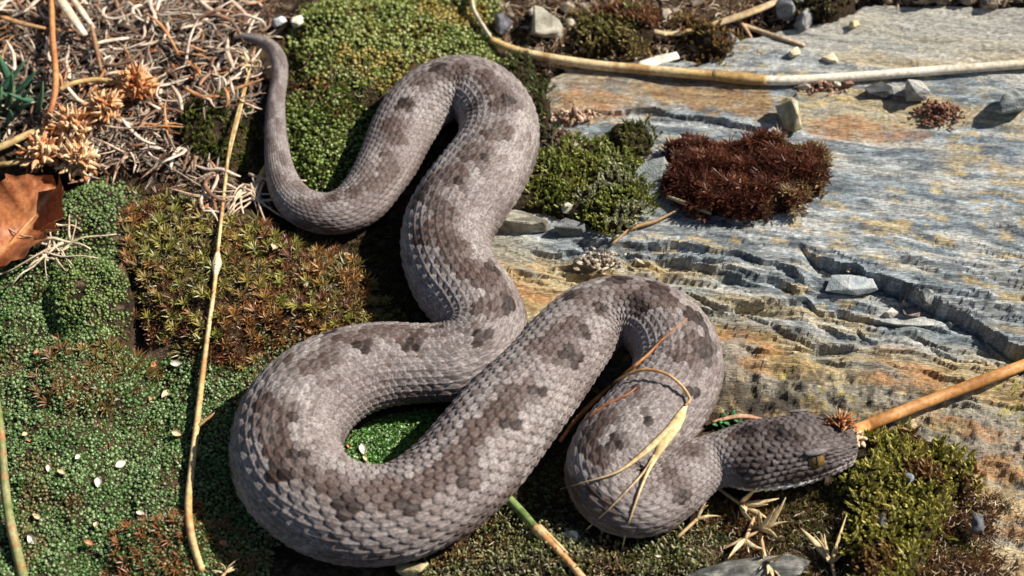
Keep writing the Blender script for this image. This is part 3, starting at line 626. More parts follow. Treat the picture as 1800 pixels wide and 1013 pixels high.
def cushion(name, poly, height, T, step, size, ca, cb, alt, seed, label, basecol, edgecol=None, tilt=.5, edge_px=45, group=None, caps=0.0):
    x, y, u, v, s = hexpts(poly, step, seed, 6)
    R = np.random.default_rng(seed)
    prof = lambda s, x, y: height*np.sqrt(np.clip(1-(1-np.clip((s+4)/edge_px, 0, 1))**2, 0, 1))*(0.75+0.5*fbm(x*130, y*130, seed, 3))
    k = snake_dist(x, y) > 0.95
    x, y, u, v, s = x[k], y[k], u[k], v[k], s[k]
    gz = ground_h(x, y); z = gz+prof(s, x, y)
    sz = size*(.7+.6*R.random(len(x))); n = fbm(x*150, y*150, seed+5, 3)
    A = mixc(ca[0], ca[1], R.random(len(x))); B = mixc(cb[0], cb[1], np.clip(n*1.5-.3+.4*(R.random(len(x))-.5), 0, 1))
    if alt: m = sstep(alt[2], alt[2]+.1, fbm(x*90, y*90, seed+9, 3)); A = mixc(A, alt[0], m*.9); B = mixc(B, alt[1], m*.9)
    if edgecol is not None:
        cu = np.mean([p[0] for p in poly]); m = sstep(22, 4, s)*sstep(cu, cu+90, u)*(R.random(len(x)) > .35); B = mixc(B, edgecol, m); A = mixc(A, np.array(edgecol)*.7, m)
    V, F, C = scatter(T, np.column_stack([x, y, z-sz*.3]), sz, A, B, tilt, seed)
    if caps:
        kk = R.random(len(x)) < caps; n_ = int(kk.sum())
        v2, f2, c2 = scatter(T_TIP, np.column_stack([x, y, z+sz*.25])[kk], size*(.35+.35*R.random(n_)), A[kk], np.clip(B[kk]*1.25, 0, .75), .55, seed+1)
        F = np.vstack([F, f2+len(V)]); V = np.vstack([V, v2]); C = np.vstack([C, c2])
    c0 = Vector((float(x.mean()), float(y.mean()), float(gz.mean())))
    root = empty(name, c0, label, 'moss', group)
    sh = link('shoots', mesh_np('shoots', V-np.array(c0), F, C), M_MOSS, root); sh['kind'] = 'stuff'
    # the mound under the shoots
    xs = np.arange(x.min()-.004, x.max()+.004, .0015); ys = np.arange(y.min()-.004, y.max()+.004, .0015)
    X, Y = np.meshgrid(xs, ys); xx, yy = X.ravel(), Y.ravel(); uu, vv = lookup_uv(xx, yy); ss = poly_sd(poly, uu, vv)
    zz = ground_h(xx, yy)+prof(ss, xx, yy)-size*.25-np.where(ss < 2, .004, 0)
    Fg = grid_faces(len(xs), len(ys)); Fg = Fg[(ss[Fg] > -14).any(1)]
    me = mesh_np('mound', np.column_stack([xx, yy, zz])-np.array(c0), Fg, np.tile(basecol, (len(xx), 1)), True)
    bm = bmesh.new(); bm.from_mesh(me); bmesh.ops.delete(bm, geom=[w for w in bm.verts if not w.link_faces], context='VERTS'); bm.to_mesh(me); bm.free()
    link('mound', me, M_SOIL, root)
    return root
cushion('moss_cushion', [(1163,335),(1170,290),(1210,270),(1290,262),(1380,266),(1440,285),(1457,318),(1440,350),(1400,375),(1330,395),(1250,386),(1185,362)], .0075, T_WISP, .00125, .0022,
        ((.050,.014,.010), (.085,.026,.016)), ((.125,.036,.020), (.30,.11,.050)), None, 31, 'dark maroon wiry moss cushion on the blue-grey slate', (.03,.012,.008), (.48,.36,.16))
cushion('moss_cushion', [(1490,805),(1530,768),(1590,755),(1650,770),(1705,812),(1712,852),(1665,885),(1650,930),(1630,980),(1600,1040),(1580,1110),(1500,1110),(1488,1010),(1500,930),(1486,860)], .0085, T_CLUB, .00155, .0024,
        ((.085,.080,.014), (.13,.11,.02)), ((.30,.28,.04), (.62,.54,.14)), ((.09,.045,.018), (.26,.12,.04), .56), 32, 'yellow green tufted moss cushion in front of the snake head', (.035,.025,.012), caps=.8)
cushion('moss_cushion', [(885,330),(930,280),(980,262),(1050,268),(1110,290),(1135,330),(1140,370),(1110,405),(1070,420),(1030,405),(960,380),(890,378)], .0060, T_CLUB, .0014, .0018,
        ((.07,.09,.012), (.12,.13,.02)), ((.21,.26,.04), (.46,.44,.11)), ((.20,.20,.09), (.58,.58,.36), .64), 33, 'green and pale yellow moss cushion beside the snake on the slate edge', (.03,.022,.012), caps=.7)
cushion('moss_cushion', [(1062,245),(1090,222),(1130,225),(1152,255),(1140,285),(1090,285)], .0045, T_CLUB, .0015, .0016, OGA, ((.16,.17,.04), (.32,.28,.09)), None, 34, 'small olive moss tuft just behind the green and yellow cushion', (.03,.022,.012), edge_px=25)
cushion('moss_cushion', [(1005,70),(1020,30),(1080,10),(1140,25),(1155,75),(1120,105),(1050,105)], .0065, T_CLUB, .0016, .0019, ((.07,.07,.014), (.11,.08,.02)), ((.27,.26,.06), (.46,.30,.12)), ((.10,.045,.02), (.34,.14,.06), .5), 35, 'rounded brown and olive moss tuft behind the long pale stalk', (.03,.02,.012), edge_px=35, caps=.8)
cushion('moss_cushion', [(1195,45),(1225,35),(1262,55),(1285,90),(1275,112),(1230,100),(1205,75)], .0060, T_CLUB, .0016, .0018, ((.06,.05,.012), (.09,.06,.02)), ((.32,.28,.06), (.46,.22,.07)), None, 36, 'leaning rusty-bottomed moss tuft under the crossed straws', (.03,.02,.012), edge_px=25, caps=.7)
cushion('moss_cushion', [(1400,-10),(1440,-25),(1505,-15),(1508,22),(1460,48),(1415,35)], .0060, T_CLUB, .0017, .0018, ((.04,.04,.012), (.06,.05,.02)), ((.18,.18,.05), (.32,.22,.09)), None, 37, 'dark olive moss tuft at the back edge of the slate', (.03,.02,.012), edge_px=28, caps=.5)
cushion('moss_cushion', [(885,120),(930,110),(960,160),(975,230),(960,260),(935,240),(925,190)], .0030, T_CLUB, .0016, .0015, OGA, ((.15,.19,.05), (.30,.32,.14)), None, 38, 'thin strip of green moss behind the top bend of the snake', (.03,.02,.012), edge_px=20)
# ------------------------------------------------------------------ stalks, straws, stones
def tube_np(P, R, sides=6, flat=1.0, nrm=None, cap=True):
    """a swept tube: points, radius per point; flat < 1 squashes it into a strap"""
    P = np.asarray(P, float); R = np.asarray(R, float); n = len(P)
    T = np.gradient(P, axis=0); T /= np.linalg.norm(T, axis=1)[:, None]+1e-12
    ref = np.array([0, 0, 1.0]) if nrm is None else np.asarray(nrm, float)
    B = np.cross(T, ref); B /= np.linalg.norm(B, axis=1)[:, None]+1e-9; N = np.cross(B, T)
    a = np.arange(sides)/sides*2*math.pi
    V = P[:, None]+B[:, None]*(np.cos(a)[None, :, None]*R[:, None, None])+N[:, None]*(np.sin(a)[None, :, None]*R[:, None, None]*flat)
    i = np.arange(n*sides).reshape(n, sides); nx = np.roll(i, -1, 1)
    F = np.stack([i[:-1], nx[:-1], nx[1:], i[1:]], -1).reshape(-1, 4)
    V = V.reshape(-1, 3)
    F = np.vstack([F[:, [0, 1, 2]], F[:, [0, 2, 3]]])
    if cap:
        k = len(V); V = np.vstack([V, P[:1], P[-1:]])
        F = np.vstack([F, np.stack([nx[0], i[0], np.full(sides, k)], -1), np.stack([i[-1], nx[-1], np.full(sides, k+1)], -1)])
    return V, F
def tube_col(n, sides, ca, cb, seed=0, cap=True, spots=None, freq=9.0):
    t = np.linspace(0, 1, n); k = fbm(t*freq+seed*3.3, t*0+seed, seed, 3)
    c = mixc(ca, cb, np.clip(k*1.8-.4, 0, 1))
    if spots is not None: c = mixc(c, spots, sstep(.60, .68, fbm(t*freq*3+seed, t*0, seed+5, 2))*.8)
    C = np.repeat(c, sides, 0)
    j = 1+0.10*np.sin(np.tile(np.arange(sides), n)*2.1+seed)
    C = C*j[:, None]
    if cap: C = np.vstack([C, c[:1], c[-1:]])
    return C
def px_line(pts, n, even=6):
    """pixels (u, v, lift above the ground in mm) -> a smooth line of points in the scene"""
    A = np.array([(p[0], p[1], (p[2] if len(p) > 2 else 1.0)*0.001) for p in pts], float)
    S = spline(A, n)
    P = []
    z = S[:, 2].copy()
    base = np.zeros(n)
    for _ in range(6):
        w = uv2w(S[:, 0], S[:, 1], base+S[:, 2]); gz = ground_h(w[:, 0], w[:, 1])
        k = min(even, n//4); gz = sm(gz, k) if k > 1 else gz
        base = 0.5*base+0.5*gz
    return uv2w(S[:, 0], S[:, 1], base+S[:, 2])
def snake_top(x, y):
    """height of the snake's back over a point of the plan (or the ground)"""
    x = np.atleast_1d(x); y = np.atleast_1d(y); h = ground_h(x, y)
    for p, r in zip(CEN[::6], RAD[::6]):
        d2 = ((x-p[0])**2+(y-p[1])**2)/(r*r)
        h = np.maximum(h, np.where(d2 < 1, p[2]+0.86*r*np.sqrt(np.clip(1-d2, 0, 1)), -1))
    return h
def px_on_snake(pts, n):
    S = spline(np.array([(p[0], p[1], p[2]*0.001) for p in pts], float), n); z = np.full(n, 0.015)
    for _ in range(14):
        w = uv2w(S[:, 0], S[:, 1], z); z = 0.6*z+0.4*(snake_top(w[:, 0], w[:, 1])+S[:, 2])
    z = sm(z, max(2, n//14))
    return uv2w(S[:, 0], S[:, 1], z)
def stalk(name, P, R, ca, cb, label=None, cat=None, parent=None, sides=8, flat=1.0, seed=1, spots=None, material=None, group=None, origin=None, freq=9.0):
    P = np.asarray(P); R = np.interp(np.linspace(0, 1, len(P)), np.linspace(0, 1, len(np.atleast_1d(R))), np.atleast_1d(R))
    V, F = tube_np(P, R, sides, flat); C = tube_col(len(P), sides, ca, cb, seed, True, spots, freq)
    o0 = P[0] if origin is None else np.asarray(origin)
    if parent is not None: o0 = np.array(parent.location)
    o = link(name, mesh_np(name, V-o0, F, C, True), material or M_DRY, parent)
    if parent is None: o.location = o0
    if label: tag(o, label, cat, group)
    return o
def hull(pts):
    bm = bmesh.new(); vs = [bm.verts.new(p) for p in pts]
    r = bmesh.ops.convex_hull(bm, input=vs)
    bmesh.ops.delete(bm, geom=[w for w in bm.verts if not w.link_faces], context='VERTS')
    return bm
def stone(name, u, v, su, sv, sz, ca, cb, label, seed, lift=0.0, rot=0.0, tiltx=0.0, tilty=0.0, flat=False, cat='stone', group=None, npts=16, sub=2, material=None):
    """an angular stone: hull of scattered points, split and roughened; sizes are half extents in photo px (su, sv) and mm (sz)"""
    R = np.random.default_rng(seed)
    p = R.normal(size=(npts, 3)); p /= np.linalg.norm(p, axis=1)[:, None]
    if flat: p[:, 2] = np.sign(p[:, 2])*(0.6+0.4*R.random(npts))
    p *= np.array([su*PX, sv*PX/SP, sz*.001])
    bm = hull(p); bmesh.ops.bevel(bm, geom=list(bm.edges), offset=min(su, sv)*PX*.06, segments=1, affect='EDGES')
    bmesh.ops.triangulate(bm, faces=bm.faces)
    bmesh.ops.subdivide_edges(bm, edges=list(bm.edges), cuts=sub, use_grid_fill=True)
    V = np.array([w.co[:] for w in bm.verts]); a = min(su, sv)*PX
    d = (fbm(V[:, 0]/a*2+seed, V[:, 1]/a*2+V[:, 2]/a*2.6, seed, 3)-.5)*a*.16
    nn = V/(np.linalg.norm(V, axis=1)[:, None]+1e-9)
    for w, q in zip(bm.verts, V+nn*d[:, None]): w.co = q
    me = bpy.data.meshes.new(name); bm.to_mesh(me); bm.free()
    n = fbm(V[:, 0]/a*2.2+9, (V[:, 1]+V[:, 2]*1.3)/a*2.2, seed+1, 3); C = np.ones((len(V), 4), np.float32); C[:, :3] = mixc(ca, cb, sstep(.38, .62, n))
    at = me.color_attributes.new('Col', 'FLOAT_COLOR', 'POINT'); at.data.foreach_set('color', C.ravel())
    g = on_ground(u, v+sv*0.25, 0)[0]
    o = link(name, me, material or M_STONE); o.location = (g[0], g[1], g[2]+sz*.001*.75+lift*.001); o.rotation_euler = (tiltx, tilty, rot)
    return tag(o, label, cat, group)

TAN, TAN2 = (.52,.36,.17), (.66,.50,.29)
PALE, PALE2 = (.62,.50,.33), (.80,.70,.54)
# the long pale stalk lying across the slate
PL = px_line([(862,70,2.5),(905,88,2.8),(960,101,3.0),(1050,115,2.8),(1150,124,2.6),(1250,133,2.4),(1338,141,2.2),(1400,141,2.0),(1500,135,1.9),(1620,126,1.9),(1720,119,1.9),(1830,110,1.9),(1960,100,1.9)], 130, 26)
root = empty('dry_stalk', PL[0], 'long pale bamboo-like dry stalk lying across the whole slate', 'stalk')
ib = int(np.argmin(np.abs(w2uv(PL[:, 0], PL[:, 1], PL[:, 2])[0]-1338)))
stalk('stem', PL[:ib+1], [.0013,.0015,.0017,.0018,.0017,.0016], (.56,.38,.15), (.74,.58,.33), parent=root, sides=10, seed=3, spots=(.40,.22,.08))
stalk('stem', PL[ib-2:], [.0017,.0017,.0016,.0016], (.66,.56,.40), (.82,.74,.60), parent=root, sides=10, seed=4)
stalk('leaf_sheath', PL[ib-11:ib+2], [.0017,.0021,.0018], (.40,.24,.08), (.55,.36,.14), parent=root, sides=10, seed=5)
# torn straw flake leaning on it
def blade(name, P, W, ca, cb, label=None, cat=None, parent=None, seed=1, thick=.00025, group=None, curl=0.0):
    return stalk(name, P, W, ca, cb, label, cat, parent, 8, thick/np.max(W), seed, None, None, group)
blade('straw_flake', px_line([(1122,118,2.5),(1150,108,3.0),(1192,97,3.2)], 10), [.0022,.0026,.0024,.0018], (.74,.66,.54), (.84,.78,.68), 'short wide white straw flake against the long pale stalk', 'straw', seed=6, thick=.0004)
# crossed straws at the back
blade('dry_grass', px_line([(1420,-35,7),(1370,0,6),(1290,32,5),(1210,55,4),(1165,60,3.5)], 40), [.0007,.0014,.0016,.0013,.0008], TAN, TAN2, 'thick folded straw crossing above the rusty moss tuft', 'straw', seed=7, thick=.0008)
blade('dry_grass', px_line([(1172,60,3.5),(1110,47,3.5),(1045,33,4)], 24), [.0010,.0012,.0005], TAN, TAN2, 'thin straw end pointing over the rounded moss tuft', 'straw', seed=8, thick=.0006)
blade('dry_grass', px_line([(1150,58,3),(1110,67,2.5),(1066,80,2)], 20), [.0009,.0009,.0004], (.45,.30,.15), (.62,.46,.27), 'short straw stub below the folded straw', 'straw', seed=9, thick=.0006)
blade('dry_grass', px_line([(1290,25,2),(1310,50,2),(1322,68,1.5)], 12), [.0007,.0008,.0004], (.36,.20,.10), (.50,.32,.18), 'short brown twig beneath the folded straw', 'twig', seed=10, thick=.0007)
blade('dry_grass', px_line([(1300,42,1.5),(1350,60,1.2),(1415,80,1)], 16), [.0008,.0010,.0006], (.42,.30,.18), (.58,.44,.28), 'tan twig lying on bare slate behind the stalk', 'twig', seed=11, thick=.0009)
# orange stem held against the snout
P = px_line([(1498,760,7),(1540,742,6.5),(1620,710,5.5),(1720,672,4.5),(1830,630,4),(1950,585,4)], 60)
root = empty('withered_flower', P[0], 'thick straight orange-brown stem with withered head against the snake snout', 'stem')
stalk('stem', P, [.0021,.0019,.0018,.0018], (.40,.17,.045), (.54,.27,.09), parent=root, sides=12, seed=12, freq=14)
def petal_clump(center, rad, n, ca, cb, cc, seed, up=.5, length=1.0, w=.10, axis_dir=None):
    """withered curled petals round a point, one mesh"""
    R = np.random.default_rng(seed); Vs, Fs, Cs, k = [], [], [], 0
    for q in range(n):
        d = R.normal(size=3); d[2] = abs(d[2])*1.0+up*.4
        if axis_dir is not None: d = d*0.8+np.asarray(axis_dir)*1.3
        d /= np.linalg.norm(d); L = rad*length*(.7+.6*R.random()); cu = np.cross(d, R.normal(size=3)); cu /= np.linalg.norm(cu); bend = R.normal(0, 1.6)
        t = np.linspace(0, 1, 6)[:, None]; dd = d*np.cos(bend*t*1.3)+cu*np.sin(bend*t*1.3); P = np.cumsum(dd, 0)*L/6
        ww = rad*w*np.array([.6,1,1.2,1.1,.8,.25])*(.7+.7*R.random())
        V, F = tube_np(P+np.asarray(center), ww, 4, .35, R.normal(size=3)); m = R.random()
        c1 = np.array(ca)*(1-m)+np.array(cb)*m; tip = np.array(cc) if R.random() < .55 else c1*1.15
        C = np.repeat(c1[None]*(1-t**1.5)+tip[None]*t**1.5, 4, 0); C = np.vstack([C, C[:1], C[-1:]])
        Vs.append(V); Fs.append(F+k); Cs.append(C); k += len(V)
    return np.vstack(Vs), np.vstack(Fs), np.vstack(Cs)
def add_clump(root, center, rad, n, ca, cb, cc, seed, name='petals', **kw):
    V, F, C = petal_clump(np.asarray(center)-np.array(root.location), rad, n, ca, cb, cc, seed, **kw)
    o = link(name, mesh_np(name, V, F, C, True), M_DRY, root); o['kind'] = 'stuff'; return o
add_clump(root, uv2w(1476, 756, .0125), .0056, 170, (.20,.055,.016), (.42,.16,.05), (.55,.33,.16), 13)
add_clump(root, uv2w(1503, 775, .0085), .0042, 40, (.50,.30,.17), (.62,.44,.28), (.72,.56,.40), 14, w=.16)
# thin upright stem left of the snake
P = px_line([(440,118,4),(420,190,5),(404,255,6),(396,320,5),(390,375,3.5),(383,440,2.5),(376,510,2.5),(366,580,2.5),(357,650,3),(346,745,3),(335,840,3),(331,895,2.5),(338,950,2),(355,1005,0)], 120)
root = empty('tall_dry_grass', P[-1], 'thin tall straw-coloured stem rising from moss left of the snake', 'stem')
stalk('stem', P, [.00045,.0005,.0006,.0006,.0007,.0008,.0010,.0011,.0012,.0011], (.50,.33,.13), (.64,.47,.23), parent=root, sides=8, seed=16, spots=(.42,.20,.07), freq=16)
i = int(np.argmin(np.abs(w2uv(P[:, 0], P[:, 1], P[:, 2])[1]-462)))
stalk('node', P[i-3:i+4], [.0004,.0013,.0017,.0012,.0005], (.66,.52,.33), (.74,.60,.42), parent=root, sides=10, seed=17)
j = int(np.argmin(np.abs(w2uv(P[:, 0], P[:, 1], P[:, 2])[1]-752)))
stalk('side_shoot', np.linspace(P[j], P[j]+np.array([.0056,.004,.002]), 6), [.0006,.0006,.0004], (.36,.20,.08), (.45,.28,.13), parent=root, seed=18)
V, F, C = petal_clump(P[0]-np.array(root.location), .0085, 16, (.50,.38,.22), (.60,.48,.30), (.66,.55,.36), 19, w=.05)
link('seed_head', mesh_np('seed_head', V, F, C, True), M_DRY, root)
b0 = int(np.argmin(np.abs(w2uv(P[:, 0], P[:, 1], P[:, 2])[1]-215)))
stalk('leaf', P[max(0, b0-9):b0+10]+np.array([.0006,0,.0003]), [.0002,.0006,.0008,.0006,.0002], (.46,.32,.13), (.58,.44,.22), parent=root, sides=8, flat=.3, seed=20)
# left edge stem
P = px_line([(-22,600,14),(-8,690,12),(2,770,10),(8,850,7),(18,920,4),(32,980,1.5),(50,1050,0)], 60)
stalk('green_stalk', P, [.0010,.0012,.0014,.0015,.0016], (.17,.19,.06), (.34,.30,.13), 'olive stem with brown rings standing in the fine green moss', 'stem', sides=10, seed=22, spots=(.42,.18,.07), freq=12)
# green and orange stem emerging under the snake
P = px_line([(890,872,3),(918,902,2.6),(940,928,2.2),(975,962,1.8),(1002,990,1.5),(1035,1030,1.5)], 50)
root = empty('grass_stalk', P[0], 'grass stem, green then split orange-brown, emerging from under the snake', 'stem')
k = 22; stalk('green_section', P[:k], [.0013,.0014,.0014], (.12,.19,.05), (.20,.27,.09), parent=root, sides=10, seed=23)
stalk('dry_section', P[k-2:], [.0017,.0011,.0011,.0014], (.45,.20,.06), (.66,.46,.22), parent=root, sides=8, seed=24)
stalk('dry_section', P[k-2:k+14]+np.array([.0012,.0006,.0004]), [.0008,.0006,.0004], (.58,.40,.18), (.68,.50,.27), parent=root, sides=6, seed=25)
# dry grass spikelet lying over the snake
root = None
A = px_on_snake([(985,775,1.5),(1020,728,2.0),(1060,690,2.5),(1105,652,2.5),(1140,622,1.6),(1165,596,1.0),(1208,560,.6)], 60)
root = empty('grass_spikelet', A[0], 'thin orange grass awns with papery spikelet draped over the snake neck coil', 'dry grass')
stalk('awn', A, [.0007,.0006,.00055,.0004,.0002], (.34,.12,.035), (.52,.23,.07), parent=root, sides=6, seed=26)
Bp = px_on_snake([(1000,752,2.2),(1045,706,2.6),(1085,670,3.2),(1125,651,3.8),(1165,655,3.6),(1195,675,3.0),(1212,700,2.2),(1204,714,1.6)], 60)
stalk('awn', Bp, [.0006,.0006,.0005,.0005,.00045], (.42,.19,.06), (.62,.42,.19), parent=root, sides=6, seed=27)
Cp = px_on_snake([(1206,712,1.6),(1190,742,2.2),(1168,775,2.4),(1150,808,2.2),(1132,845,1.4),(1115,890,1.0),(1102,930,.8),(1094,965,.8)], 70)
stalk('spikelet', Cp[:34], [.0005,.0016,.0021,.0018,.0010,.0006], (.62,.47,.20), (.74,.60,.34), parent=root, sides=8, flat=.35, seed=28)
stalk('awn', Cp[30:], [.0006,.0004,.0003,.0002], (.52,.38,.17), (.64,.50,.27), parent=root, sides=6, seed=29)
Dp = px_on_snake([(1190,738,1.8),(1150,780,2.2),(1115,810,1.8),(1080,832,1.0),(1020,850,.8),(985,860,1.2)], 40)
stalk('awn', Dp, [.0009,.0011,.0005,.0003,.0002], (.46,.32,.15), (.60,.44,.22), parent=root, sides=6, flat=.5, seed=30)
Ep = px_on_snake([(1150,800,2.0),(1130,832,1.4),(1095,870,1.0),(1060,905,.8),(1030,932,1.2)], 36)
stalk('awn', Ep, [.0004,.0003,.0002], (.44,.30,.15), (.56,.42,.22), parent=root, sides=6, seed=31)
Fp = px_on_snake([(1020,745,.8),(1060,715,.8),(1100,695,.8),(1118,682,.6)], 26)
stalk('awn', Fp, [.0004,.0004,.0002], (.30,.09,.03), (.40,.15,.05), parent=root, sides=6, seed=32)

# withered flower heads in the straw
OR1, OR2, CR = (.36,.10,.022), (.58,.23,.06), (.82,.66,.40)
heads = [
 ([(105,158,6),(130,146,7),(165,141,7),(205,143,6)], (237,155,6), .0072, 'rusty withered flower head on a short arched tan stem', 41, .35),
 ([(150,202,5),(165,194,6)], (183,192,6), .0062, 'small cream and rust withered flower head above the pale ones', 42, .6),
 ([(60,245,4),(90,235,5)], (128,228,6), .0075, 'cream-tipped withered flower head in the middle of the flower group', 43, .8),
 ([(-30,295,4),(0,290,5),(40,284,6)], (72,275,6), .0074, 'withered flower head on the stem lying against the dead brown leaf', 44, .75),
 ([(118,300,2),(125,295,4)], (138,287,6), .0074, 'straw-yellow withered flower head nearest the green moss', 45, .9)]
for stem, (hu, hv, hz), rad, label, seed, pale in heads:
    P = px_line(stem, 20); c = on_ground(hu, hv, hz*.001)[0]; c = np.array(c)
    P = spline(np.vstack([P[::5], c[None]]), 24)
    root = empty('withered_flower', P[0], label, 'flower', 'withered flower heads in the straw')
    stalk('stem', P, [.0008,.0009,.0010], (.44,.25,.08), (.60,.40,.17), parent=root, sides=8, seed=seed)
    cc = np.array(OR2)*(1-pale)+np.array(CR)*pale
    add_clump(root, c, rad*1.18, 210, OR1, np.array(OR2)*(1-pale*.6)+np.array(CR)*pale*.6, cc, seed, w=.10, length=.9)
stalk('red_stalk', px_line([(90,-25,7),(92,60,8),(97,120,8),(96,165,8),(85,205,7),(72,245,5)], 50), [.0010,.0011,.0012,.0011], (.34,.11,.04), (.52,.24,.09), 'slender red-brown stem crossing the straw above the flower heads', 'stem', sides=8, seed=46)
stalk('tan_stalk', px_line([(-30,272,4),(10,255,5),(50,236,5),(80,224,4)], 24), [.0013,.0013,.0010], (.42,.27,.10), (.58,.42,.19), 'thick tan stem running in among the green plant leaves', 'stem', sides=8, seed=47)
# the dead leaf
def leaf_mesh(L, Wd, nx=22, ny=13, curl=.35, seed=1, ca=(.24,.07,.025), cb=(.46,.17,.06), vein=(.55,.28,.12), wav=.10):
    s = np.linspace(0, 1, nx); t = np.linspace(-1, 1, ny); S, Tt = np.meshgrid(s, t, indexing='ij')
    half = Wd*np.sin(np.pi*np.clip(S*.96+.02, 0, 1))**.75*(1-.15*S)*(1+.10*np.sin(S*37)*np.abs(Tt)+.06*np.sin(S*80+Tt))
    X = L*S; Y = half*Tt; Z = curl*Wd*np.abs(Tt)**1.6+wav*Wd*np.sin(S*9+Tt*2)+.12*L*np.sin(S*math.pi)*.6+.05*Wd*np.sin(S*40)*np.abs(Tt)
    n = fbm(S*6, Tt*3+5, seed, 4); C = mixc(ca, cb, sstep(.35, .65, n)); C = mixc(C, vein, np.exp(-(Tt/.06)**2)*.8); C = mixc(C, vein, sstep(.75, 1.0, np.abs(np.sin(S*24-np.abs(Tt)*5)))*.25)
    V = np.column_stack([X.ravel(), Y.ravel(), Z.ravel()]); V2 = V+np.array([0, 0, -.0003])
    F = grid_faces(ny, nx); n0 = len(V); F2 = F[:, ::-1]+n0
    i = np.arange(n0).reshape(nx, ny); rim = np.concatenate([i[0, :], i[1:, -1], i[-1, ::-1][1:], i[::-1, 0][1:]])
    q = np.stack([rim[:-1], rim[1:], rim[1:]+n0, rim[:-1]+n0], -1)
    return np.vstack([V, V2]), np.vstack([F, F2, q]), np.vstack([C.reshape(-1, 3), C.reshape(-1, 3)*.9])
V, F, C = leaf_mesh(.038, .0135, seed=50, curl=.85, wav=.22)
root = empty('dead_leaf', on_ground(-22, 485, 1.5e-3)[0], 'curled orange-brown dead leaf beside the flower heads', 'leaf')
o = link('blade', mesh_np('blade', V, F, C, True), M_DRY, root); root.rotation_euler = (math.radians(14), math.radians(-10), math.radians(58))
stalk('midrib', root_pts := np.column_stack([np.linspace(-.006, .030, 14), np.zeros(14), .0004+.0023*np.sin(np.linspace(-.2, 1, 14)*math.pi)]), [.0008,.0007,.0003], (.44,.18,.06), (.58,.28,.10), origin=(0, 0, 0), seed=51).parent = root
# the green succulent
root = empty('green_plant', on_ground(4, 212)[0], 'blue-green fleshy-leaved plant at the edge of the straw', 'plant')
R = np.random.default_rng(60)
for q in range(22):
    a = R.random()*2*math.pi; el = R.random()*.9+.35; L = .010+.006*R.random()
    st = np.array([R.normal(0, .006), R.normal(0, .008), .001+.006*R.random()]); d = np.array([math.cos(a)*math.cos(el), math.sin(a)*math.cos(el), math.sin(el)])
    t = np.linspace(0, 1, 8)[:, None]; P = st+d*t*L+np.array([0, 0, .003])*t*t
    V, F = tube_np(P, [.0006,.0011,.0014,.0015,.0014,.0011,.0007,.0002], 6, .55); m = R.random()
    C = np.tile(np.array((.035,.12,.075))*(1-m)+np.array((.11,.20,.09))*m, (len(V), 1)); C[-14:] = C[-14:]*1.1+np.array((.03,.02,0))
    link('leaf', mesh_np('leaf', V, F, C, True), M_LEAF, root)
for q in range(2):
    V, F = tube_np(np.linspace((q*.004, -.006, -.002), (q*.006-.002, .008, .009), 8), np.full(8, .0009), 6); link('stem', mesh_np('stem', V, F, np.tile((.10,.12,.05), (len(V), 1)), True), M_LEAF, root)
# sprig of tiny green leaves behind the snake's neck
root = empty('green_sprig', on_ground(1285, 745)[0], 'tiny bright green sprig between the snake coil and its neck', 'plant')
for q in range(12):
    a = R.random()*2*math.pi; d = np.array([math.cos(a)*.7, math.sin(a)*.7, .6]); st = np.array([R.normal(0, .0026), R.normal(0, .0012), .001])
    V, F = tube_np(st+d*np.linspace(0, .0035, 5)[:, None], [.0003,.0009,.0010,.0007,.0002], 5, .5); link('leaf', mesh_np('leaf', V, F, np.tile((.045,.17,.055), (len(V), 1)), True), M_LEAF, root)

# rootlets: a dead tuft at the left and one beside the snake's tail
def tuft(name, u, v, n, lmin, lmax, label, seed, ca, cb, lift=3.0, squash=1.0, ang=(0, 360)):
    R = np.random.default_rng(seed); c = on_ground(u, v, lift*.001)[0]; root = empty(name, c, label, 'roots')
    for q in range(n):
        a = math.radians(ang[0]+(ang[1]-ang[0])*(q+R.random())/n); L = (lmin+(lmax-lmin)*R.random())*PX; t = np.linspace(0, 1, 9)[:, None]
        d = np.array([math.cos(a), math.sin(a)*squash, .25]); b = np.array([-d[1], d[0], 0])*R.normal(0, .6)
        P = np.array([R.normal(0, .0035), R.normal(0, .0035), 0])+d*t*L+b*L*t*t+np.array([0, 0, -.9*lift*.001])*t**1.5; P[:, 2] += .0006*np.sin(t[:, 0]*9+q)
        r = .00028+.00035*R.random(); V, F = tube_np(P, np.linspace(r, r*.5, 9), 5); m = R.random()
        link('rootlet', mesh_np('rootlet', V, F, tube_col(9, 5, ca, cb, seed+q), True), M_DRY, root)
    return root
tuft('root_tuft', 92, 438, 22, 35, 100, 'pale wiry rootlets spreading over the green moss below the dead leaf', 61, (.40,.30,.19), (.66,.55,.40), 5)
tuft('root_tuft', 435, 335, 24, 40, 110, 'bundle of pale rootlets between the thin stem and the tail bend', 62, (.46,.33,.21), (.66,.52,.38), 5, ang=(190, 350))

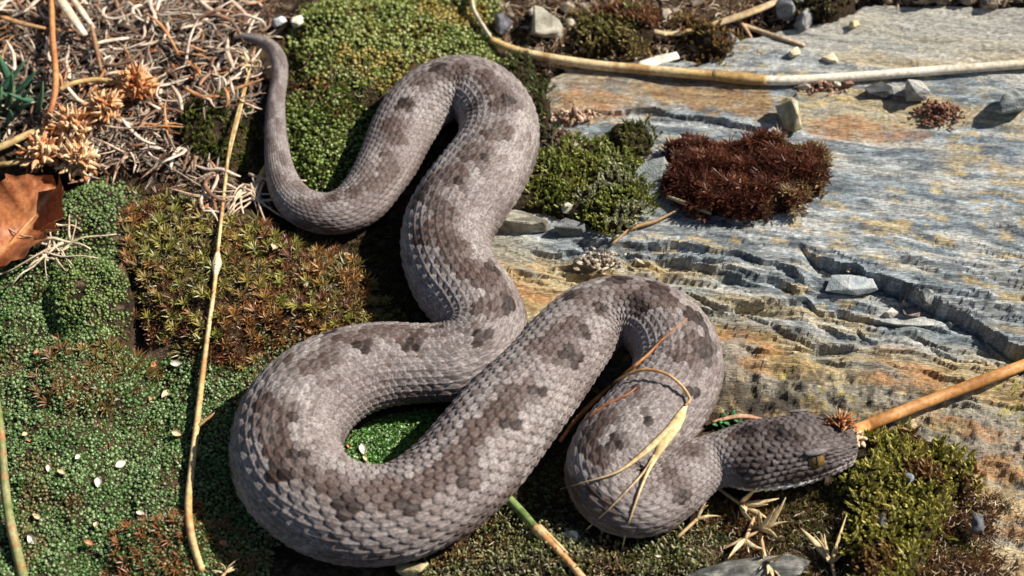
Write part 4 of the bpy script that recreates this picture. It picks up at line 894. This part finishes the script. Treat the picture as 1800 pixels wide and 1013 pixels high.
# dry papery buds in front
def bud(u, v, n, L, label, seed, dirv, group='dry papery buds in front of the snake head'):
    R = np.random.default_rng(seed); c = on_ground(u, v, .002)[0]; root = empty('dry_bud', c, label, 'dry flower', group)
    d0 = np.asarray(dirv, float); d0 /= np.linalg.norm(d0)
    for q in range(n):
        d = d0+R.normal(0, .55, 3); d[2] = abs(d[2])*.8+.1; d /= np.linalg.norm(d); l = L*(.65+.5*R.random()); t = np.linspace(0, 1, 8)[:, None]
        P = d*t*l+R.normal(0, .6, 3)*l*t*t*.5+np.array([0, 0, .0006])
        V, F = tube_np(P, l*np.array([.05,.08,.10,.105,.09,.07,.045,.01]), 6, .35, R.normal(size=3)); link('bract', mesh_np('bract', V, F, tube_col(8, 6, (.52,.36,.16), (.76,.62,.38), seed+q), True), M_DRY, root)
    P = -d0*np.linspace(0, .009, 8)[:, None]*np.array([1, 1, .2])+np.array([0, 0, .0006]); V, F = tube_np(P, np.full(8, .00055), 6); link('stem', mesh_np('stem', V, F, tube_col(8, 6, (.42,.26,.12), (.56,.38,.2), seed), True), M_DRY, root)
bud(1300, 888, 9, .0085, 'spiky tan dry flower touching the underside of the snake neck', 71, (.5,-.5,.2))
bud(1335, 935, 10, .0085, 'branched dry flower just below the spiky one under the neck', 72, (.6,.3,.3))
bud(1310, 950, 4, .0080, 'narrow drooping dry bract below the neck', 73, (-.4,-1,0))
bud(1345, 985, 11, .0085, 'fat pale dry bud on the slate edge stone', 74, (.1,-1,.1))
bud(1462, 992, 9, .0095, 'open cream dry bud with pointed bracts below the head', 75, (-.1,.9,.3))
bud(1225, 915, 6, .0060, 'small dry bud against the lower side of the neck coil', 76, (.5,.5,.2))
bud(395, 1010, 6, .0050, 'tiny pale dry bud in the red star moss', 77, (.4,.8,.2))

# stones
SLA, SLB = (.12,.135,.14), (.27,.28,.27)
stone('stone_chip', 1388, 212, 26, 30, 6.0, (.33,.25,.11), (.46,.40,.26), 'upright ochre-faced stone chip standing on the slate', 81, tiltx=.25, tilty=-.25, rot=.4)
stone('stone_chip', 1362, 240, 16, 12, 1.6, (.36,.37,.35), (.46,.46,.42), 'small pale chip at the foot of the upright chip', 82, flat=True)
stone('stone_chip', 1145, 318, 34, 36, 1.2, (.24,.26,.24), (.34,.35,.31), 'grey slate flake leaning between green and maroon moss cushions', 83, lift=3.0, flat=True, tiltx=.55, tilty=.25, rot=-.6)
stone('stone_chip', 1605, 165, 32, 22, 5, (.30,.29,.26), (.48,.46,.40), 'pale lumpy stone beside the brown debris clump', 84, rot=.5)
stone('stone_chip', 1545, 163, 30, 14, 2, (.035,.037,.040), (.09,.09,.09), 'flat dark stone left of the pale lumpy stone', 85, flat=True)
stone('stone_chip', 1780, 190, 38, 26, 5, (.09,.10,.10), (.28,.29,.27), 'dark angular stone near the far right of the slate', 86, rot=.2)
stone('stone_chip', 918, 395, 52, 15, 3.2, (.17,.15,.11), (.38,.35,.28), 'long layered stone under the green cushion by the snake', 87, flat=True, rot=-.08)
stone('stone_chip', 1005, 405, 38, 12, 2.4, (.10,.11,.11), (.22,.22,.2), 'low dark slate splinter beside the layered stone', 88, flat=True, rot=-.1)
stone('stone_chip', 998, 376, 14, 9, 2.2, (.36,.35,.28), (.44,.42,.34), 'little beige pebble on the green cushion edge', 89, lift=1.5)
stone('stone_chip', 1488, 502, 56, 17, 1.6, (.25,.28,.29), (.44,.45,.43), 'loose grey slate plate lying in the wide crack', 90, lift=.8, flat=True, rot=-.05)
stone('pebble', 1628, 527, 17, 15, 2.6, (.08,.085,.08), (.30,.30,.28), 'round dark pebble lying in the wide crack', 91)
stone('stone_chip', 1566, 551, 14, 8, 1.2, (.52,.46,.38), (.60,.54,.46), 'tiny white chip below the wide crack', 92, flat=True)
stone('stone_chip', 1600, 553, 18, 7, 1.2, (.13,.08,.07), (.25,.2,.18), 'tiny purplish chip beside the white chip', 93, flat=True)
stone('stone_chip', 1600, 567, 58, 8, .8, (.26,.27,.25), (.40,.39,.34), 'thin grey splinter flake below the tiny chips', 94, flat=True, rot=-.05)
stone('slate_stone', 1320, 1016, 122, 24, 3.2, (.05,.05,.045), (.22,.21,.18), 'grey streaked slate stone under the dry buds', 95, rot=.16, npts=26, sub=4, material=M_ROCK, flat=True)
stone('stone_chip', 722, 1006, 34, 16, 3, (.30,.24,.12), (.42,.35,.2), 'ochre stone peeking out below the big coil', 96, rot=.2)
stone('pebble', 1545, 940+2, 12, 18, 2.2, (.035,.035,.04), (.09,.09,.09), 'small black pebble in the yellow green cushion', 97, lift=7)
stone('pebble', 1712, 935, 14, 18, 2.2, (.06,.065,.07), (.14,.14,.14), 'small grey pebble at the far side of the yellow green cushion', 98, lift=4)
stone('pebble', 1590, 872, 9, 7, 1.4, (.16,.19,.21), (.24,.26,.28), 'bluish pebble on top of the yellow green cushion', 99, lift=9)
stone('pebble', 1005, 945, 16, 9, 1.5, (.60,.56,.48), (.70,.66,.58), 'white stone crumb in the shadow of the neck coil', 100)
stone('pebble', 492, 46, 15, 11, 2.2, (.52,.54,.54), (.66,.66,.63), 'whitish pebble by the snake tail tip', 101, lift=1)
stone('pebble', 524, 45, 15, 12, 2.0, (.66,.54,.38), (.76,.66,.50), 'cream crumb next to the whitish pebble', 102, lift=1)
stone('stone_chip', 880, 45, 22, 24, 3.5, (.05,.05,.06), (.15,.14,.15), 'blackish stone behind the pale stalk end', 103)
stone('stone_chip', 955, 50, 42, 38, 4.0, (.26,.23,.17), (.40,.37,.28), 'broad olive-grey stone behind the pale stalk', 104, flat=True)
stone('stone_chip', 1385, 22, 28, 22, 5, (.11,.11,.11), (.26,.26,.25), 'dark grey stone beside the folded straw', 105, rot=.5)
stone('stone_chip', 1412, 42, 26, 16, 4, (.15,.15,.15), (.30,.29,.27), 'grey stone in front of the dark olive tuft', 106, rot=.9)
stone('stone_chip', 1280, 75, 26, 12, 3, (.14,.15,.15), (.27,.27,.26), 'low slate lump right of the rusty tuft', 107)
stone('pebble', 1402, 10, 12, 10, 3, (.56,.55,.50), (.70,.68,.62), 'white pebble beside the dark olive tuft', 108, lift=3)
stone('pebble', 1403, 48, 10, 5, 1, (.60,.58,.52), (.70,.68,.62), 'flat white crumb on slate by the grey stones', 109)
stone('pebble', 1500, 45, 12, 7, 1.4, (.50,.40,.18), (.62,.54,.34), 'yellow crumb on the slate before the olive tuft', 110)
stone('pebble', 1398, 95, 16, 9, 1.4, (.55,.48,.30), (.66,.58,.42), 'yellowish flake pebble above the long stalk', 111, flat=True)
stone('pebble', 1460, 103, 18, 8, .9, (.58,.46,.30), (.68,.56,.40), 'flat peach stain-coloured flake above the long stalk', 112, flat=True)
for k, (u, v, a, b) in enumerate([(1415,157,16,7),(1450,155,14,9),(1470,150,10,7),(1490,152,12,6)]):
    stone('pebble', u, v, a, b, 1.8, *(((.16,.06,.04), (.34,.2,.14)) if k % 2 else ((.34,.3,.22), (.5,.45,.36))), 'brown and cream crumb in the row under the long stalk', 120+k, group='crumbs under the long stalk')
for k in range(16):
    u = 1500+k*23+rng.normal(0, 16); q_ = 5+20*rng.random()**1.5; stone('stone_chip', u, 0+rng.normal(0, 12), q_*1.2, q_*.8, 1.2+q_*.14, (.10,.075,.05), (.27,.21,.15), 'dark brown clod in the row along the back edge of the slate', 130+k, group='clods along the back edge of the slate', cat='clod')
for k in range(26):
    u = 875+rng.random()*360; v = -15+rng.random()*115; q_ = 5+9*rng.random(); pale = rng.random()
    ca = np.array((.10,.07,.05))*(1-pale)+np.array((.48,.40,.30))*pale
    stone('pebble', u, v, q_*1.2, q_*.85, .8+q_*.09, tuple(ca), tuple(ca*1.4), ('pale' if pale > .5 else 'dark')+' bit of gravel in the litter behind the long stalk', 170+k, group=('pale' if pale > .5 else 'dark')+' gravel behind the long stalk', npts=12, sub=1)
# debris clumps on the slate
def clump(u, v, n, su, sv, label, seed, ca, cb):
    R = np.random.default_rng(seed); c = on_ground(u, v)[0]; root = empty('debris_clump', c, label, 'debris')
    Vs, Fs, Cs, k = [], [], [], 0
    for q in range(n):
        x, y = R.normal(0, .5)*su*PX, R.normal(0, .5)*sv*PX/SP; rr = min(1, math.hypot(x/(su*PX), y/(sv*PX/SP))); zz = (1-rr)**1.3*.0040*su/40*R.random()
        d = R.normal(size=3); d /= np.linalg.norm(d); L = .0008+.0034*R.random()**2; P = np.array([x, y, zz+.0006])+d*np.linspace(-.5, .5, 4)[:, None]*L
        V, F = tube_np(P, np.array([.3,1,1,.3])*(.0003+.0005*R.random()), 5, .6); m = R.random()
        Vs.append(V); Fs.append(F+k); Cs.append(np.tile(np.array(ca)*(1-m)+np.array(cb)*m, (len(V), 1))); k += len(V)
    o = link('crumbs', mesh_np('crumbs', np.vstack(Vs), np.vstack(Fs), np.vstack(Cs)), M_DRY, root); o['kind'] = 'stuff'
    return root
clump(1652, 200, 220, 45, 26, 'dark brown clump of plant debris beside the pale lumpy stone', 151, (.06,.022,.014), (.26,.12,.06))
clump(1057, 460, 90, 36, 15, 'small heap of cream and brown crumbs on the slate ledge', 152, (.12,.08,.05), (.62,.52,.38))
clump(1495, 468, 60, 24, 13, 'cream crumbs caught in the wide crack', 153, (.14,.09,.05), (.66,.54,.34))
clump(1440, 158, 110, 42, 12, 'reddish crumbs under the long pale stalk', 154, (.14,.05,.035), (.46,.30,.2))
clump(1010, 205, 90, 50, 14, 'pinkish straw crumbs at the rock edge beside the snake bend', 155, (.24,.12,.07), (.72,.52,.36))
clump(985, 250, 120, 40, 24, 'dark litter heap between the snake bend and the olive tuft', 156, (.03,.02,.015), (.16,.09,.05))
blade('dry_grass', px_line([(1158,287,1.5),(1180,286,1.8),(1205,284,2.2)], 10), [.0006,.0010,.0007], PALE, PALE2, 'short pale stick poking out of the maroon cushion', 'twig', seed=160, thick=.0010)
blade('dry_grass', px_line([(1172,345,3),(1210,360,3.2),(1250,376,3)], 14), [.0005,.0008,.0005], (.30,.22,.13), (.46,.37,.24), 'thin brown stick leaning on the front of the maroon cushion', 'twig', seed=161, thick=.0010)
blade('dry_grass', px_line([(1075,430,1),(1110,402,1.5),(1150,390,1.5),(1190,370,2)], 20), [.0004,.0006,.0003], (.34,.18,.08), (.46,.28,.13), 'fine brown rootlet in front of the green cushion', 'twig', seed=162, thick=.0008)
blade('dry_grass', px_line([(1250,742,2),(1300,732,3),(1345,738,3)], 14), [.0005,.0009,.0005], (.44,.22,.12), (.60,.38,.24), 'pinkish dry blade behind the snake neck', 'straw', seed=163, thick=.0006)
blade('dry_grass', px_line([(470,285,7),(458,312,5),(440,350,3)], 14), [.0003,.0011,.0012,.0003], (.46,.32,.12), (.58,.44,.2), 'small tan blade hanging at the tail bend', 'straw', seed=164, thick=.0004)
blade('dry_grass', px_line([(828,-20,4),(832,15,4),(845,40,3),(865,70,2.5)], 16), [.0007,.0008,.0006], (.50,.42,.28), (.64,.56,.42), 'pale stem curving down to the end of the long stalk', 'stem', seed=165, thick=.0012)
blade('dry_grass', px_line([(95,-20,9),(120,20,9),(150,62,7)], 14), [.0016,.0017,.0010], PALE, PALE2, 'broad cream straw at the back of the straw pile', 'straw', seed=166, thick=.0006)
blade('dry_grass', px_line([(118,-15,8),(142,18,8),(165,50,6)], 14), [.0010,.0012,.0006], PALE, PALE2, 'narrow cream straw beside the broad one', 'straw', seed=167, thick=.0006)
blade('dry_grass', px_line([(0,28,6),(40,42,7),(90,52,6)], 16), [.0008,.0012,.0005], (.46,.22,.08), (.58,.34,.15), 'orange-tan blade across the back of the straw pile', 'straw', seed=168, thick=.0006)
blade('dry_grass', px_line([(160,40,6),(168,80,7),(178,125,6)], 14), [.0006,.0009,.0005], (.26,.13,.06), (.40,.24,.13), 'brown twig sloping into the straw pile', 'twig', seed=169, thick=.0010)

# straw litter: the largest as single straws, the rest as one mass
LIT = [(-60,-40),(480,-40),(476,60),(470,140),(445,210),(330,190),(300,250),(360,290),(420,330),(410,400),(360,390),(300,320),(190,300),(150,330),(60,250),(-60,260)]
protos = []
for k in range(24):
    R = np.random.default_rng(200+k); L = .008+.013*R.random(); n = 9; t = np.linspace(-.5, .5, n)
    cv = R.normal(0, .45); ang = cv*t*2+R.normal(0, .22)*np.sin(t*5)+R.normal(0, .10)*np.sin(t*13); dx = np.cos(ang); dy = np.sin(ang)
    P = np.column_stack([np.cumsum(dx), np.cumsum(dy), np.zeros(n)])*L/n; P -= P.mean(0); P[:, 2] = .0006*np.sin(t*6+k)+.0012*R.normal()*t
    r = .00026+.00046*R.random(); V, F = tube_np(P, r*np.array([.35,.8,1,1.05,1,1,.85,.6,.15]), 5, .42)
    tones = [((.46,.30,.20), (.70,.54,.40)), ((.62,.48,.35), (.82,.70,.55)), ((.18,.09,.055), (.36,.20,.12)), ((.38,.15,.06), (.56,.30,.13))]
    ti = int(R.choice(4, p=[.34,.28,.24,.14])); ca, cb = tones[ti]
    desc = (('curved ' if abs(cv) > .35 else 'straight ')+('pinkish tan', 'cream', 'brown', 'orange-tan')[ti], ('slender', 'stout')[int(r > .00049)])
    protos.append((V, F, tube_col(n, 5, ca, cb, 200+k), mesh_np('dry_straw', V, F, tube_col(n, 5, ca, cb, 200+k), True), desc))
lows = []
for V, F, C, _, _d in protos:
    P5 = V[:45].reshape(9, 5, 3).mean(1)[::2]; w5 = np.linalg.norm(V[:45].reshape(9, 5, 3)[:, 0]-V[:45].reshape(9, 5, 3).mean(1), axis=1)[::2]
    v5, f5 = tube_np(P5, np.maximum(w5, .00012), 4, .5, cap=False); lows.append((v5, f5, np.repeat(C[:45].reshape(9, 5, 3).mean(1)[::2], 4, 0)))
R = np.random.default_rng(300)
cand = np.column_stack([R.uniform(-60, 480, 12000), R.uniform(-40, 410, 12000)]); s = poly_sd(LIT, cand[:, 0], cand[:, 1]); cand = cand[s > 4]
G = on_ground(cand[:, 0], cand[:, 1]); keep = snake_dist(G[:, 0], G[:, 1]) > 1.15; G = G[keep]
n_ind, n_st = 290, 3000
def euler(a, b, c):
    cx, sx, cy, sy, cz, sz = math.cos(a), math.sin(a), math.cos(b), math.sin(b), math.cos(c), math.sin(c)
    return np.array([[cz*cy, cz*sy*sx-sz*cx, cz*sy*cx+sz*sx], [sz*cy, sz*sy*sx+cz*cx, sz*sy*cx-cz*sx], [-sy, cy*sx, cy*cx]])
Vs, Fs, Cs, k = [], [], [], 0
for q in range(min(n_st, len(G)-n_ind)):
    V, F, C = lows[int(R.integers(24))]; M = euler(R.normal(0, .22), R.normal(0, .22), R.random()*6.28)*(.5+.35*R.random())
    p = G[n_ind+q]+np.array([0, 0, .0003+.0032*R.random()]); Vs.append(V@M.T+p); Fs.append(F+k); Cs.append(C*(.22+.55*R.random()**1.5)); k += len(V)
stuff('straw_litter', [(np.vstack(Vs), np.vstack(Fs), np.vstack(Cs))], M_DRY, 'tangled mass of small dry straw bits around the snake tail', 'straw')
for q in range(n_ind):
    o = bpy.data.objects.new('dry_straw', protos[q % 24][3]); COL.objects.link(o)
    if not protos[q % 24][3].materials: protos[q % 24][3].materials.append(M_DRY)
    o.location = G[q]+np.array([0, 0, .0022+.0030*R.random()]); o.rotation_euler = (R.normal(0, .2), R.normal(0, .2), R.random()*6.28); s = .9+.5*R.random(); o.scale = (s, s*1.0, s)
    d_ = protos[q % 24][4]; tag(o, '%s %s straw lying on the dry straw pile' % (d_[1], d_[0]), 'straw', '%s %s straws on the straw pile' % (d_[1], d_[0]))
# fine dark litter along the back and over bare soil
Vs, Fs, Cs, k = [], [], [], 0
zones = [([(470,-60),(560,-60),(560,25),(470,50)], 160, .8), ([(860,-60),(1540,-60),(1500,10),(1400,40),(1290,66),(1240,105),(1010,118),(950,140),(890,110)], 2600, .95), ([(1390,-60),(1900,-60),(1900,5),(1400,20)], 1300, .9),
         ([(480,100),(640,110),(660,190),(500,190)], 120, .8), ([(1500,880),(1760,860),(1900,960),(1900,1100),(1520,1100)], 1300, .7), ([(1240,720),(1330,735),(1450,735),(1480,760),(1260,760)], 120, .6),
         ([(730,930),(1500,900),(1500,1100),(700,1100)], 1700, .6), ([(930,170),(1010,180),(1060,260),(960,270)], 120, .7), ([(0,300),(120,320),(110,470),(0,470)], 60, .6), ([(-50,460),(500,640),(480,1100),(-50,1100)], 420, .34), ([(500,60),(870,-40),(880,120),(660,200),(500,340)], 260, .4), ([(210,340),(400,400),(680,520),(660,600),(280,610)], 260, .42), ([(960,140),(1800,20),(1850,700),(1250,560),(870,420)], 260, .28)]
for poly, n, scl in zones:
    A = np.array(poly); c_ = np.column_stack([R.uniform(A[:, 0].min(), A[:, 0].max(), n*4), R.uniform(A[:, 1].min(), A[:, 1].max(), n*4)])
    c_ = c_[poly_sd(poly, c_[:, 0], c_[:, 1]) > 0][:n]; g_ = on_ground(c_[:, 0], c_[:, 1]); g_ = g_[snake_dist(g_[:, 0], g_[:, 1]) > 1.0]
    for p in g_:
        V, F, C = lows[int(R.integers(24))]; M = euler(R.normal(0, .35), R.normal(0, .35), R.random()*6.28)@np.diag([.28, .34, .9])*scl*(.5+.6*R.random())
        m = R.random(); tone = np.array((.09,.05,.03))*(1-m)+np.array((.42,.24,.13))*m if R.random() < (.72 if scl > .7 else .45) else np.array((.66,.54,.38))
        Vs.append(V@M.T+p+np.array([0, 0, .0006+.001*R.random()])); Fs.append(F+k); Cs.append(np.tile(tone, (len(V), 1))*(.8+.4*R.random())); k += len(V)
stuff('leaf_litter', [(np.vstack(Vs), np.vstack(Fs), np.vstack(Cs))], M_DRY, 'fine brown plant crumbs strewn over soil, moss and slate edges', 'litter')
# single fragments lying on the moss
frag = bpy.data.meshes
V, F, C = leaf_mesh(.0042, .0014, 8, 5, .5, 400, (.52,.34,.17), (.72,.54,.33), (.7,.55,.35)); fr1 = mesh_np('leaf_fragment', V, F, C, True)
V, F, C = leaf_mesh(.0036, .0013, 8, 5, .7, 401, (.34,.12,.05), (.50,.24,.11), (.5,.28,.14)); fr2 = mesh_np('leaf_fragment', V, F, C, True)
V, F, C = leaf_mesh(.0048, .0016, 8, 5, .4, 402, (.60,.54,.42), (.72,.66,.54), (.7,.64,.5)); fr3 = mesh_np('leaf_fragment', V, F, C, True)
for k, (u, v) in enumerate([(48,762),(45,775),(140,800),(178,752),(192,778),(222,812),(320,765),(270,700),(172,858),(172,918),(165,960),(50,940),(57,905),(305,898),(255,905),(300,935),(322,945),(85,830),(115,835),
        (548,480),(530,472),(485,430),(195,590),(540,490),(598,450),(265,648),(300,640),(140,605),(60,625),(640,800),(645,812),(610,780),(210,702),(285,700),(400,960),(785,945),(845,955),(1060,965),(1150,975)]):
    me = (fr1, fr2, fr3)[k % 3]; o = link('leaf_fragment', me, M_DRY); p = on_ground(u, v, .0011)[0]; o.location = p; o.rotation_euler = (R.normal(0, .3), R.normal(0, .3), R.random()*6.28); s = .45+.5*R.random(); o.scale = (s, s, s)
    tag(o, ('tan', 'rust-coloured', 'whitish')[k % 3]+' curled leaf fragment lying on the low moss', 'leaf fragment', ('tan', 'rusty', 'whitish')[k % 3]+' leaf fragments on the moss')

#print('TRIS', sum(sum(len(p.vertices)-2 for p in m.polygons) if len(m.polygons)<5000 else sum(1 for _ in ())+len(m.loops)-2*len(m.polygons) for m in bpy.data.meshes)) #TRI
